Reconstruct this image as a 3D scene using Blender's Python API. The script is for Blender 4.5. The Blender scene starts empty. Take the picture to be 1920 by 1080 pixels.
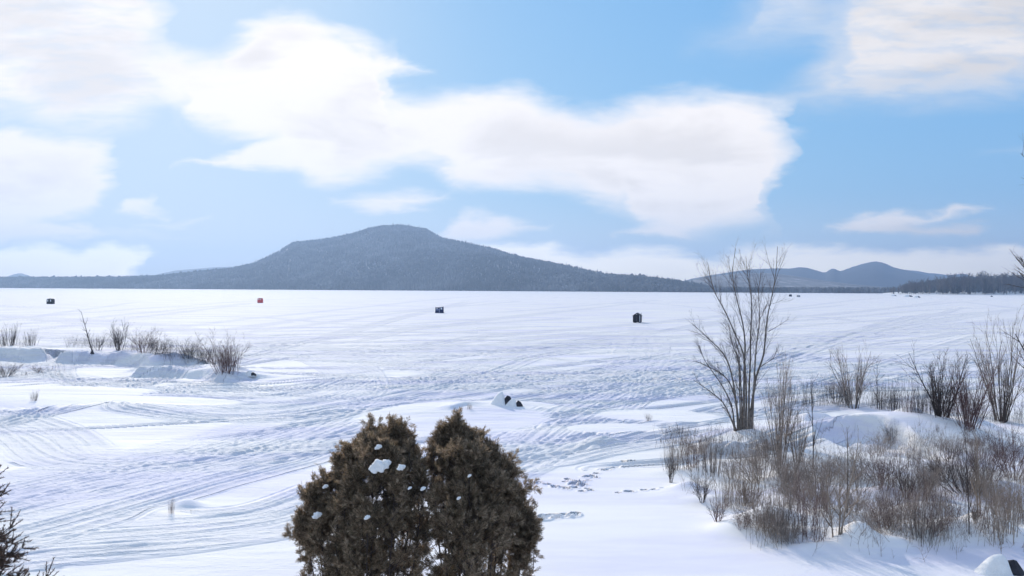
import bpy, math, random
import numpy as np
from mathutils import Vector, Matrix

# ------------------------------------------------------------------ camera, sky, sun, exposure
scene = bpy.context.scene
C = scene.collection
F = 1400.0            # focal length in pixels of a 1920 px wide frame
H = 7.0               # camera height over the ice
ROLL = 0.0045
SUN_EL, SUN_AZ = math.radians(25.0), math.radians(-24.0)   # azimuth from the view axis (+Y), negative = left
EXPOSURE = 0.02
SUN_STRENGTH = 3.7
SKY_STRENGTH = 0.10
HAZE_DENSITY = 2.5e-4

cam_data = bpy.data.cameras.new('camera'); cam = bpy.data.objects.new('camera', cam_data); C.objects.link(cam)
cam_data.lens = 36.0 * F / 1920.0; cam_data.sensor_width = 36.0
cam_data.clip_start = 0.1; cam_data.clip_end = 60000
right = Vector((math.cos(ROLL), 0, math.sin(ROLL))); up = Vector((-math.sin(ROLL), 0, math.cos(ROLL))); back = Vector((0, -1, 0))
M = Matrix((right, up, back)).transposed().to_4x4(); M.translation = Vector((0, 0, H))
cam.matrix_world = M
scene.camera = cam
scene.view_settings.view_transform = 'Standard'; scene.view_settings.look = 'None'
scene.view_settings.gamma = 1.0; scene.view_settings.exposure = EXPOSURE
try: scene.view_settings.use_curve_mapping = False
except Exception: pass
scene.cycles.volume_bounces = 0
scene.cycles.max_bounces = 6; scene.cycles.diffuse_bounces = 3
scene.cycles.use_denoising = True

sund = bpy.data.lights.new('sun', 'SUN'); sun = bpy.data.objects.new('sun', sund); C.objects.link(sun)
sund.energy = SUN_STRENGTH; sund.angle = math.radians(0.8); sund.color = (1.0, 0.905, 0.79)
sdir = Vector((math.sin(SUN_AZ) * math.cos(SUN_EL), math.cos(SUN_AZ) * math.cos(SUN_EL), math.sin(SUN_EL)))
sun.rotation_euler = sdir.to_track_quat('Z', 'Y').to_euler()

def ray(u, v):
    return right * ((u - 960) / F) + up * ((540 - v) / F) + Vector((0, 1, 0))
def tang(u, v):                      # direction of a sky point as x/y, z/y
    d = ray(u, v); return d.x / d.y, d.z / d.y

world = bpy.data.worlds.new('World'); scene.world = world; world.use_nodes = True
wt = world.node_tree; wt.nodes.clear()
class NT:
    def __init__(s, t): s.t = t
    def n(s, kind, **kw):
        nd = s.t.nodes.new(kind)
        for k, v in kw.items(): setattr(nd, k, v)
        return nd
    def put(s, sock, v):
        if hasattr(v, 'is_linked') or isinstance(v, bpy.types.NodeSocket): s.t.links.new(v, sock)
        else: sock.default_value = v
    def m(s, op, a, b=None, c=None, clamp=False):
        nd = s.t.nodes.new('ShaderNodeMath'); nd.operation = op; nd.use_clamp = clamp
        for i, x in enumerate((a, b, c)):
            if x is not None: s.put(nd.inputs[i], x)
        return nd.outputs[0]
    def rng(s, v, a, b, lo=0.0, hi=1.0, smooth=True):
        nd = s.t.nodes.new('ShaderNodeMapRange'); nd.interpolation_type = 'SMOOTHSTEP' if smooth else 'LINEAR'
        for i, x in enumerate((v, a, b, lo, hi)): s.put(nd.inputs[i], x)
        return nd.outputs[0]
    def mix(s, f, a, b, blend='MIX'):
        nd = s.t.nodes.new('ShaderNodeMix'); nd.data_type = 'RGBA'; nd.blend_type = blend
        s.put(nd.inputs[0], f); s.put(nd.inputs[6], a); s.put(nd.inputs[7], b)
        return nd.outputs[2]
    def noise(s, vec, scale, detail=3, rough=0.5, dist=0.0, out=0):
        nd = s.t.nodes.new('ShaderNodeTexNoise')
        if vec is not None: s.t.links.new(vec, nd.inputs['Vector'])
        nd.inputs['Scale'].default_value = scale; nd.inputs['Detail'].default_value = detail
        nd.inputs['Roughness'].default_value = rough; nd.inputs['Distortion'].default_value = dist
        return nd.outputs[out]
    def comb(s, x, y, z):
        nd = s.t.nodes.new('ShaderNodeCombineXYZ')
        for i, q in enumerate((x, y, z)): s.put(nd.inputs[i], q)
        return nd.outputs[0]

def build_sky():
    T = NT(wt)
    out = T.n('ShaderNodeOutputWorld'); bg = T.n('ShaderNodeBackground')
    sky = T.n('ShaderNodeTexSky', sky_type='NISHITA', sun_disc=False)
    sky.sun_elevation = SUN_EL; sky.sun_rotation = SUN_AZ
    sky.altitude = 350; sky.air_density = 1.0; sky.dust_density = 0.6; sky.ozone_density = 1.2
    tc = T.n('ShaderNodeTexCoord'); sep = T.n('ShaderNodeSeparateXYZ'); wt.links.new(tc.outputs['Generated'], sep.inputs[0])
    X, Y, Z = sep.outputs
    yy = T.m('MAXIMUM', T.m('ABSOLUTE', Y), 0.08)
    a0 = T.m('DIVIDE', X, yy); b0 = T.m('DIVIDE', Z, yy)
    # clouds: streaky warp of the outlines
    p1 = T.comb(T.m('MULTIPLY', a0, 5.0), T.m('MULTIPLY', b0, 13.0), 0.0)
    n1 = T.noise(p1, 1.6, 4, 0.58, 0.3, out=1); s1 = T.n('ShaderNodeSeparateColor'); wt.links.new(n1, s1.inputs[0])
    p2 = T.comb(T.m('MULTIPLY', a0, 14.0), T.m('MULTIPLY', b0, 60.0), 3.0)
    n2 = T.noise(p2, 1.0, 4, 0.6, 0.2)
    wa = T.m('MULTIPLY', T.m('SUBTRACT', s1.outputs[0], 0.5), 0.10)
    wb = T.m('ADD', T.m('MULTIPLY', T.m('SUBTRACT', s1.outputs[1], 0.5), 0.045), T.m('MULTIPLY', T.m('SUBTRACT', n2, 0.5), 0.018))
    a = T.m('ADD', a0, wa); b = T.m('ADD', b0, wb)
    ax0 = T.m('DIVIDE', T.m('ADD', a, 1.0), 2.0, clamp=True); ax1 = T.m('ADD', ax0, 0.007)
    def curve(pts, ax):
        nd = T.n('ShaderNodeFloatCurve'); wt.links.new(ax, nd.inputs['Value'])
        cv = nd.mapping.curves[0]; q = []
        for u, v in pts:
            x, z = tang(u, v); q.append((min(max((x + 1) / 2, 0), 1), (z + 0.1) / 0.7))
        q.sort()
        cv.points[0].location = (0 if q[0][0] > 0 else 0, q[0][1]); cv.points[1].location = (1, q[-1][1])
        for x, y in q:
            if 0.001 < x < 0.999: 
                pt = cv.points.new(x, min(max(y, 0), 1)); pt.handle_type = 'AUTO'
        nd.mapping.update()
        return T.m('SUBTRACT', T.m('MULTIPLY', nd.outputs[0], 0.7), 0.1)
    # (top outline, bottom outline, softness, opacity, brightness)
    L = [
     ([(-400,-120),(100,-120),(230,-90),(275,-60),(305,30),(345,112)], [(-400,244),(0,222),(100,242),(190,246),(260,226),(300,205),(340,180),(350,120)], .022, .99, .97),
     ([(240,112),(300,98),(400,103),(450,62),(490,30),(540,20),(620,50),(700,82),(735,118),(745,165),(780,178),(850,168),(950,160),(1020,184),(1060,196),(1120,204),(1200,186),(1280,168),(1370,164),(1430,184),(1480,206),(1500,245)],
      [(240,118),(290,185),(330,206),(370,246),(440,258),(500,276),(545,315),(600,346),(660,340),(720,328),(790,308),(850,342),(880,358),(960,360),(1050,356),(1120,384),(1180,400),(1200,426),(1250,440),(1320,443),(1400,428),(1440,408),(1452,350),(1465,310),(1490,270),(1500,248)], .014, 1, 1.0),
     ([(640,118),(720,112),(810,134)], [(640,150),(740,150),(810,138)], .008, .9, 1.0),
     ([(335,306),(420,284),(520,256),(640,250)], [(335,309),(430,318),(540,314),(640,300)], .006, .95, 1.0),
     ([(1130,436),(1200,422),(1300,410)], [(1130,439),(1300,444)], .005, .9, .98),
     ([(1425,187),(1480,168),(1520,140),(1548,100),(1585,40),(1640,-80),(2300,-140)], [(1425,190),(1480,196),(1600,192),(1700,196),(1850,190),(1960,172),(2300,150)], .030, .97, .86),
     ([(1330,75),(1400,20),(1460,-80),(1640,-100)], [(1330,80),(1420,84),(1500,80),(1640,160)], .035, .6, .88),
     ([(-400,225),(0,237),(60,245),(140,252),(200,260),(226,280),(236,300)], [(-400,440),(60,422),(110,405),(150,400),(190,378),(215,355),(228,330),(236,302)], .008, 1, .98),
     ([(-400,405),(60,404),(110,406),(160,420),(185,436)], [(-400,452),(100,450),(180,445),(185,438)], .006, .95, .97),
     ([(-400,456),(0,458),(90,455),(150,468),(180,460),(260,458),(292,468)], [(-400,545),(200,545),(270,500),(292,472)], .007, 1, 1.25),
     ([(230,389),(255,372),(285,368),(300,398)], [(230,392),(270,405),(300,410)], .006, .9, 1.0),
     ([(250,424),(320,412),(390,402)], [(250,427),(330,422),(392,406)], .005, .6, 1.0),
     ([(120,438),(240,433),(370,436)], [(120,442),(240,444),(370,438)], .006, .5, .98),
     ([(618,374),(700,365),(780,355),(838,358)], [(618,380),(680,394),(720,398),(800,384),(842,370)], .008, .95, 1.0),
     ([(800,446),(840,415),(870,402),(920,402),(1022,423)], [(800,450),(870,460),(950,440),(1022,428)], .007, 1, 1.0),
     ([(850,470),(930,455),(1020,458),(1090,476),(1150,470),(1280,470),(1330,482),(1400,470),(1500,462),(1600,468),(1700,472),(1850,462),(2300,470)], [(850,475),(960,520),(1050,600),(2300,600)], .008, .97, 1.22),
     ([(1552,428),(1620,405),(1680,392),(1760,386),(1790,377),(1845,382)], [(1552,432),(1590,442),(1680,436),(1740,410),(1800,400),(1848,386)], .006, .95, .96),
     ([(1600,425),(1720,412),(1760,413),(1830,410),(1848,420)], [(1600,440),(1700,440),(1790,441),(1835,432),(1848,424)], .007, .9, .82),
     ([(1800,456),(1840,451),(1885,453)], [(1800,461),(1850,463),(1885,457)], .006, .5, .97),
     ([(1850,290),(1920,275),(2100,270)], [(1850,294),(1920,296),(2100,300)], .012, .25, .97),
    ]
    # clear-sky colour: Nishita, graded
    sc_ = T.n('ShaderNodeSeparateColor'); wt.links.new(sky.outputs[0], sc_.inputs[0])
    def grade(ch, k, p): return T.m('MULTIPLY', T.m('POWER', T.m('MULTIPLY', ch, 0.1), p), k)
    clear = T.comb(grade(sc_.outputs[0], 4.7, .58), grade(sc_.outputs[1], 6.6, .32), grade(sc_.outputs[2], 8.7, .07))
    clear = T.mix(T.rng(a0, .0, -.6, 0, .5), clear, (6.8, 8.0, 9.3, 1))
    clear = T.mix(T.rng(b0, .14, .0, 0, .6), clear, (7.6, 8.6, 9.3, 1))
    shade = T.noise(T.comb(T.m('MULTIPLY', a0, 3.0), T.m('MULTIPLY', b0, 9.0), 7.0), 1.3, 5, 0.55, 0.4)
    col = clear
    for top, bot, soft, op, bri in L:
        t = curve(top, ax0); bo = curve(bot, ax0); t1 = curve(top, ax1); b1 = curve(bot, ax1)
        def norm(q, c0, c1):
            sl = T.m('DIVIDE', T.m('SUBTRACT', c1, c0), 0.014); return T.m('DIVIDE', q, T.m('SQRT', T.m('ADD', 1.0, T.m('MULTIPLY', sl, sl))))
        d = T.m('MINIMUM', norm(T.m('SUBTRACT', t, b), t, t1), norm(T.m('SUBTRACT', b, bo), bo, b1))
        # keep the layer between its ends
        xs = [tang(u, v)[0] for u, v in top + bot]; x0, x1 = min(xs), max(xs)
        d = T.m('MINIMUM', d, T.m('MINIMUM', T.m('MULTIPLY', T.m('SUBTRACT', a, x0), 0.5 if x0 > -.9 else 9), T.m('MULTIPLY', T.m('SUBTRACT', x1, a), 0.5 if x1 < .9 else 9)))
        mk = T.rng(d, -soft * 0.9, soft * 1.9, 0, op)
        if soft > .02: mk = T.m('MULTIPLY', mk, T.rng(n2, .3, .6, .72, 1.0))
        core = T.rng(d, 0.0, 0.06, 0, 1)                         # thick middles a little greyer
        g = T.m('MULTIPLY', T.m('SUBTRACT', 1.06, T.m('MULTIPLY', core, T.rng(shade, 0.42, 0.62, 0.0, 0.17))), bri)
        cc = T.mix(1.0, (10.4, 9.9, 9.6, 1) if bri < 1.2 else (14, 12.6, 10.2, 1), T.comb(g, g, g), 'MULTIPLY')
        col = T.mix(mk, col, cc)
    # above frame or behind camera: unseen broken cloud, thickened to whiten the skylight
    zz = T.m('MAXIMUM', Z, 0.05)
    pn = T.comb(T.m('DIVIDE', X, zz), T.m('DIVIDE', Y, zz), 0.0)
    hi = T.rng(T.noise(pn, 0.9, 5, 0.55), 0.42, 0.62, 0, .75)
    off = T.m('MAXIMUM', T.rng(b0, 0.40, 0.55, 0, 1), T.rng(Y, 0.25, 0.05, 0, 1))
    col = T.mix(T.m('MULTIPLY', hi, off), T.mix(off, col, clear), (8.0, 7.9, 7.9, 1))
    wt.links.new(col, bg.inputs[0]); bg.inputs[1].default_value = SKY_STRENGTH
    wt.links.new(bg.outputs[0], out.inputs[0])
build_sky()

# ------------------------------------------------------------------ helpers
def tag(o, label=None, cat=None, group=None, kind=None):
    if label: o['label'] = label
    if cat: o['category'] = cat
    if group: o['group'] = group
    if kind: o['kind'] = kind
    return o
def empty(name, loc=(0, 0, 0), rz=0.0):
    o = bpy.data.objects.new(name, None); C.objects.link(o); o.location = loc; o.rotation_euler = (0, 0, rz)
    o.empty_display_size = 0.2; return o
def mesh_np(name, V, faces, smooth=True):
    """faces: list of int arrays (n,k)"""
    me = bpy.data.meshes.new(name); V = np.asarray(V, np.float32)
    me.vertices.add(len(V)); me.vertices.foreach_set('co', V.ravel())
    faces = [np.asarray(f, np.int32) for f in faces if len(f)]
    loops = np.concatenate([f.ravel() for f in faces]); tot = np.concatenate([np.full(len(f), f.shape[1], np.int32) for f in faces])
    me.loops.add(len(loops)); me.loops.foreach_set('vertex_index', loops)
    me.polygons.add(len(tot)); st = np.concatenate(([0], np.cumsum(tot)[:-1])).astype(np.int32)
    me.polygons.foreach_set('loop_start', st); me.polygons.foreach_set('loop_total', tot)
    me.polygons.foreach_set('use_smooth', np.full(len(tot), smooth, bool))
    me.update(calc_edges=True)
    return me
def obj(name, me, mat=None, parent=None, loc=None):
    o = bpy.data.objects.new(name, me); C.objects.link(o)
    if mat and not me.materials: me.materials.append(mat)
    if parent: o.parent = parent
    if loc is not None: o.location = loc
    return o
def copy_tree(o, parent=None):
    c = o.copy(); C.objects.link(c); c.parent = parent
    for ch in list(o.children): copy_tree(ch, c)
    return c
class MB:
    def __init__(s): s.v = []; s.f = []
    def add(s, vs, fs):
        n = len(s.v); s.v += [tuple(v) for v in vs]; s.f += [tuple(i + n for i in f) for f in fs]; return s
    def box(s, c, d, rz=0.0):
        x, y, z = d[0] / 2, d[1] / 2, d[2] / 2; vs = []
        for sx, sy, sz in ((-1,-1,-1),(1,-1,-1),(1,1,-1),(-1,1,-1),(-1,-1,1),(1,-1,1),(1,1,1),(-1,1,1)):
            px, py = sx * x, sy * y; vs.append((c[0] + px * math.cos(rz) - py * math.sin(rz), c[1] + px * math.sin(rz) + py * math.cos(rz), c[2] + sz * z))
        return s.add(vs, [(3,2,1,0),(4,5,6,7),(0,1,5,4),(1,2,6,5),(2,3,7,6),(3,0,4,7)])
    def tube(s, p0, p1, r, n=8):
        p0, p1 = Vector(p0), Vector(p1); q = (p1 - p0).to_track_quat('Z', 'Y'); vs = []
        for p in (p0, p1):
            for k in range(n):
                a = 2 * math.pi * k / n; vs.append(p + q @ Vector((r * math.cos(a), r * math.sin(a), 0)))
        fs = [(k, (k + 1) % n, n + (k + 1) % n, n + k) for k in range(n)] + [tuple(range(n))[::-1], tuple(range(n, 2 * n))]
        return s.add(vs, fs)
    def build(s, name, mat, parent=None, loc=None, smooth=False):
        me = bpy.data.meshes.new(name); me.from_pydata(s.v, [], s.f); me.update()
        if smooth:
            for p in me.polygons: p.use_smooth = True
        return obj(name, me, mat, parent, loc)

# value noise, numpy
_r = np.random.RandomState(5); _tab = _r.rand(65536).astype(np.float32)
def vnoise(x, y, seed=0):
    xi = np.floor(x).astype(np.int64); yi = np.floor(y).astype(np.int64); fx = x - xi; fy = y - yi
    fx = fx * fx * (3 - 2 * fx); fy = fy * fy * (3 - 2 * fy)
    def h(i, j): return _tab[((i * 374761393 + j * 668265263 + seed * 974711) ^ ((i * 1274126177) >> 7)) & 65535]
    return (h(xi, yi) * (1 - fx) + h(xi + 1, yi) * fx) * (1 - fy) + (h(xi, yi + 1) * (1 - fx) + h(xi + 1, yi + 1) * fx) * fy
def fbm(x, y, o=4, seed=0):
    s = 0; a = .5
    for k in range(o): s = s + a * (vnoise(x * 2 ** k + 17 * k, y * 2 ** k - 9 * k, seed + k) - .5); a *= .5
    return s
def sst(x, a, b):
    t = np.clip((x - a) / (b - a), 0, 1); return t * t * (3 - 2 * t)

# ------------------------------------------------------------------ materials
MATS = {}
def mat(name):
    m = bpy.data.materials.new(name); m.use_nodes = True; m.node_tree.nodes.clear(); MATS[name] = m
    T = NT(m.node_tree); out = T.n('ShaderNodeOutputMaterial'); b = T.n('ShaderNodeBsdfPrincipled')
    m.node_tree.links.new(b.outputs[0], out.inputs[0])
    try: b.inputs['Specular IOR Level'].default_value = 0.25
    except Exception: pass
    return m, T, b
def simple(name, col, rough=0.8, var=0.25, scale=6.0, bump=0.0, island=False, metallic=0.0):
    m, T, b = mat(name); tc = T.n('ShaderNodeTexCoord')
    n = T.noise(tc.outputs['Object'], scale, 4, 0.6)
    f = T.rng(n, 0.3, 0.7, 1 - var, 1 + var)
    if island:
        g = T.n('ShaderNodeNewGeometry'); f = T.m('MULTIPLY', f, T.rng(g.outputs['Random Per Island'], 0, 1, 0.7, 1.3, False))
    c = T.mix(1.0, (*col, 1), T.comb(f, f, f), 'MULTIPLY'); T.put(b.inputs['Base Color'], c)
    b.inputs['Roughness'].default_value = rough; b.inputs['Metallic'].default_value = metallic
    if bump:
        bp = T.n('ShaderNodeBump'); bp.inputs['Strength'].default_value = 1; bp.inputs['Distance'].default_value = bump
        T.put(bp.inputs['Height'], T.noise(tc.outputs['Object'], scale * 4, 4, 0.6)); T.put(b.inputs['Normal'], bp.outputs[0])
    return m

def snow_mat():
    m, T, b = mat('snow'); g = T.n('ShaderNodeNewGeometry'); P = g.outputs['Position']
    at = T.n('ShaderNodeAttribute', attribute_name='packed')
    sp_ = T.n('ShaderNodeSeparateColor'); m.node_tree.links.new(at.outputs['Color'], sp_.inputs[0]); pk_, _, far_ = sp_.outputs[0], 0, sp_.outputs[2]
    base = T.mix(pk_, (0.90, 0.88, 0.85, 1), (0.80, 0.795, 0.79, 1))
    mp = T.n('ShaderNodeMapping'); m.node_tree.links.new(P, mp.inputs[0]); mp.inputs['Scale'].default_value = (0.05, 0.28, 1); mp.inputs['Rotation'].default_value = (0, 0, 0.10)
    big = T.noise(mp.outputs[0], 1.0, 5, 0.65, 0.2)
    f = T.rng(big, 0.42, 0.66, 1.0, 0.86); base = T.mix(1.0, base, T.comb(f, f, 1.0), 'MULTIPLY')
    T.put(b.inputs['Base Color'], base); b.inputs['Roughness'].default_value = 0.8
    # wind crust: short ripples near, long low drifts everywhere
    mp2 = T.n('ShaderNodeMapping'); m.node_tree.links.new(P, mp2.inputs[0]); mp2.inputs['Scale'].default_value = (0.30, 1.1, 1); mp2.inputs['Rotation'].default_value = (0, 0, -0.15)
    mp3 = T.n('ShaderNodeMapping'); m.node_tree.links.new(P, mp3.inputs[0]); mp3.inputs['Scale'].default_value = (0.035, 0.22, 1); mp3.inputs['Rotation'].default_value = (0, 0, 0.05)
    h = T.m('ADD', T.m('MULTIPLY', T.noise(mp2.outputs[0], 1.0, 6, 0.62, 0.3), 0.10), T.m('MULTIPLY', T.noise(mp3.outputs[0], 1.0, 7, 0.7), T.m('ADD', .12, T.m('MULTIPLY', far_, 1.3))))
    sm = T.rng(pk_, 0, 0.5, 0.09, 1.0)
    h = T.m('MULTIPLY', h, T.m('MAXIMUM', sm, at.outputs['Alpha']))
    h = T.m('ADD', h, T.m('ADD', T.m('MULTIPLY', T.noise(P, 9.0, 4, 0.7), T.m('ADD', 0.006, T.m('MULTIPLY', pk_, 0.035))), T.m('MULTIPLY', T.noise(P, 3.2, 4, 0.7), T.m('MULTIPLY', pk_, 0.06))))
    mp4 = T.n('ShaderNodeMapping'); m.node_tree.links.new(P, mp4.inputs[0]); mp4.inputs['Scale'].default_value = (.55, 2.6, 1); mp4.inputs['Rotation'].default_value = (0, 0, .22)
    h = T.m('ADD', h, T.m('MULTIPLY', T.noise(mp4.outputs[0], 1.0, 5, .75, .6), T.m('MULTIPLY', pk_, .10)))
    bp = T.n('ShaderNodeBump'); bp.inputs['Strength'].default_value = 1.0; bp.inputs['Distance'].default_value = 1.0
    T.put(bp.inputs['Height'], h); T.put(b.inputs['Normal'], bp.outputs[0])
    return m
SNOW = snow_mat()
SNOWCLUMP = simple('snow_clump', (0.88, 0.87, 0.85), 0.7, 0.05, 8, 0.02)

# ------------------------------------------------------------------ the ground: one height function
def onplane(u, v, z):
    d = ray(u, v); t = (z - H) / d.z; return (d.x * t, d.y * t)
def smooth_poly(pts, n=8):
    P = np.array(pts, float); out = []
    Q = np.vstack([2 * P[0] - P[1], P, 2 * P[-1] - P[-2]])
    for i in range(1, len(Q) - 2):
        for t in np.linspace(0, 1, n, endpoint=False):
            a, b, c, d = Q[i - 1], Q[i], Q[i + 1], Q[i + 2]
            out.append(.5 * ((2 * b) + (-a + c) * t + (2 * a - 5 * b + 4 * c - d) * t * t + (-a + 3 * b - 3 * c + d) * t ** 3))
    out.append(P[-1]); return np.array(out)
def poly_sd(x, y, poly, W):
    """signed lateral distance and arc length to a polyline, only within W"""
    best = np.full(x.shape, 1e9); sd = np.full(x.shape, 1e9); arc = np.zeros(x.shape); s0 = 0
    for i in range(len(poly) - 1):
        ax, ay = poly[i]; bx, by = poly[i + 1]; L = math.hypot(bx - ax, by - ay)
        if L < 1e-6: continue
        k = (x > min(ax, bx) - W) & (x < max(ax, bx) + W) & (y > min(ay, by) - W) & (y < max(ay, by) + W)
        idx = np.nonzero(k)[0]
        if len(idx):
            px, py = x[idx] - ax, y[idx] - ay; tx, ty = (bx - ax) / L, (by - ay) / L
            t = np.clip(px * tx + py * ty, 0, L); dx, dy = px - t * tx, py - t * ty; d = np.hypot(dx, dy)
            sg = np.sign(tx * py - ty * px); sel = d < best[idx]; j = idx[sel]
            best[j] = d[sel]; sd[j] = (sg * d)[sel]; arc[j] = (s0 + t)[sel]
        s0 += L
    return sd, arc, s0

RIDGES = []   # (polyline, height, near width, far width)
def ridge(pts, z, h, wn, wf): RIDGES.append((smooth_poly([onplane(u, v, z) for u, v in pts], 5), h, wn, wf))
ridge([(-330, 650), (-150, 651), (0, 651), (50, 654), (98, 653)], 1.1, 1.05, 1.1, 9.0)
ridge([(112, 655), (150, 657), (210, 658), (262, 662), (300, 670)], 1.1, 1.0, 1.2, 7.0)
ridge([(245, 688), (320, 688), (390, 692), (432, 699)], 0.7, 0.70, 1.2, 5.0)
ridge([(300, 676), (360, 680), (400, 687), (428, 694)], 0.6, 0.35, 1.6, 4.0)
ridge([(1300, 818), (1360, 816), (1420, 820)], 0.9, 0.35, 0.6, 1.6)
ridge([(1500, 759), (1530, 757), (1580, 760)], 0.9, 0.40, 0.5, 1.5)
ridge([(1095, 822), (1130, 808), (1165, 802)], 0.7, 0.18, 0.35, 1.4)
ridge([(830, 772), (870, 763), (905, 766)], 0.3, 0.16, 0.4, 1.2)
ridge([(1700, 790), (1740, 780), (1790, 784), (1850, 800)], 0.9, 0.4, 0.7, 2.0)
MOUNDS = []   # cx, cy, rx, ry, h, power
def mound(u, v, z, rx, ry, h): 
    x, y = onplane(u, v, z); MOUNDS.append((x, y, rx, ry, h))
mound(1640, 790, 1.0, 4.4, 3.0, 1.05)
mound(1790, 800, 0.8, 4.0, 2.5, 0.5)
mound(1400, 806, 0.6, 1.8, 1.5, 0.35)
mound(1840, 985, 1.0, 0.6, 0.6, 0.35)
mound(350, 945, 0.8, 0.42, 0.4, 0.22)
mound(288, 958, 0.8, 0.5, 0.4, 0.12)
mound(1740, 840, 0.9, 1.4, 0.9, 0.45)
mound(860, 772, 0.1, 5.5, 3.6, 0.45)
mound(960, 757, 0.3, 2.6, 1.6, 0.18)
mound(1180, 790, 0.4, 5.0, 3.5, 0.25)
mound(60, 740, 0.4, 12.0, 7.0, 0.45)
mound(300, 760, 0.2, 6.0, 3.0, 0.15)
SCOOP = onplane(1622, 826, 0.5)
rs = np.random.RandomState(11)
THICK = [(rs.uniform(1240, 1930), rs.uniform(835, 1030)) for _ in range(70)]
for u, v in THICK:
    if u < 1240 + (v - 835) * 0.5: continue
    x, y = onplane(u, v, 1.0); MOUNDS.append((x, y, rs.uniform(.4, 1.1), rs.uniform(.3, .8), rs.uniform(.06, .24)))
FOOT = []
def foot(u, v, r=0.14, d=0.13, z=0.8): x, y = onplane(u, v, z); FOOT.append((x, y, r, d))
for (u0, v0), (u1, v1), n, sp in [((1198, 835), (1120, 868), 9, 8), ((1120, 868), (1080, 900), 12, 9), ((1060, 880), (1100, 912), 16, 14), ((980, 880), (1070, 905), 12, 6), ((1000, 972), (1078, 960), 34, 7), ((1255, 905), (1160, 912), 5, 2)]:
    for k in range(n):
        t = (k + rs.rand()) / n; foot(u0 + (u1 - u0) * t + rs.uniform(-sp, sp), v0 + (v1 - v0) * t + rs.uniform(-sp, sp) * .45, rs.uniform(.07, .15), rs.uniform(.04, .11))

SMOOTH = []
for u, v, rx, ry in [(850, 778, 5.2, 4.6), (975, 756, 2.2, 1.6), (1230, 772, 3.6, 2.6), (40, 742, 8.5, 5.5), (1150, 800, 2.4, 1.2), (330, 752, 4.0, 1.6)]:
    SMOOTH.append((*onplane(u, v, .3), rx, ry))
SW = []       # snowmobile lanes: polyline, half width, number of tracks, seed
def swath(pts, hw, n, seed, z=0.2, depth=1.0): SW.append((smooth_poly([onplane(u, v, z) for u, v in pts], 6), hw, n, seed, depth))
swath([(-300, 1075), (0, 1000), (300, 905), (450, 860), (640, 795), (800, 752), (950, 722), (1150, 692), (1400, 655), (1700, 618), (1950, 595)], 3.2, 30, 1, .2, .75)
swath([(-200, 960), (120, 905), (380, 835), (520, 790), (620, 750), (668, 715), (640, 682), (560, 654), (400, 622), (200, 602), (0, 590), (-200, 585)], 2.6, 12, 2, .2, .55)
swath([(860, 905), (930, 872), (1000, 830), (1080, 780), (1150, 738), (1250, 695), (1350, 666), (1500, 645), (1700, 607), (1900, 580)], 2.4, 20, 3)
swath([(1020, 820), (1110, 760), (1170, 705), (1205, 650), (1200, 612)], 2.2, 6, 4, .2, .45)
swath([(880, 880), (960, 858), (1050, 842), (1150, 820), (1250, 806), (1350, 792)], 0.9, 7, 5, 0.7, 1.0)
swath([(1180, 735), (1320, 705), (1450, 676), (1560, 640), (1640, 612), (1720, 590)], 0.8, 4, 6, 0.2, 1.5)
swath([(-200, 560), (0, 574), (100, 576), (400, 575), (700, 574), (1000, 571), (1400, 566)], 3.5, 6, 7, 0.0, 4.0)
swath([(-200, 660), (0, 676), (100, 694), (200, 716), (300, 730), (450, 738), (560, 728), (640, 700)], 2.2, 16, 8, 0.4)
swath([(-200, 1100), (100, 1045), (400, 1012), (560, 975), (700, 900), (840, 840), (1000, 812)], 1.8, 14, 9, 0.5, .6)
swath([(300, 760), (420, 770), (560, 760), (700, 735), (860, 700), (1000, 660), (1150, 640)], 3.0, 16, 10)
swath([(-100, 760), (60, 800), (150, 860), (300, 860), (500, 820), (700, 765)], 2.0, 9, 11, 0.3, .7)
swath([(400, 655), (600, 660), (900, 690), (1200, 700), (1500, 690), (1900, 660)], 4.0, 14, 12)
swath([(0, 625), (300, 640), (600, 650), (900, 650), (1300, 640), (1700, 650), (1950, 640)], 5.0, 14, 13)
swath([(1300, 735), (1500, 720), (1700, 712), (1950, 700)], 2.5, 10, 14)
swath([(105, 660), (110, 690), (140, 715), (200, 745)], 0.8, 3, 15, 0.4)
for k in range(90):                       # single machines wandering over the ice
    u0, v0 = rs.uniform(-250, 1250), rs.uniform(585, 740) if k < 62 else rs.uniform(720, 900); du = rs.uniform(300, 1200); sl = rs.uniform(-.13, .05) if k < 62 else rs.uniform(-.30, -.05)
    swath([(u0, v0), (u0 + du * .33, v0 + sl * du * .33 + rs.uniform(-8, 8)), (u0 + du * .66, v0 + sl * du * .66 + rs.uniform(-8, 8)), (u0 + du, max(565, v0 + sl * du))], 0.5, rs.randint(1, 3), 40 + k, 0.1, 1.3)

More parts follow.
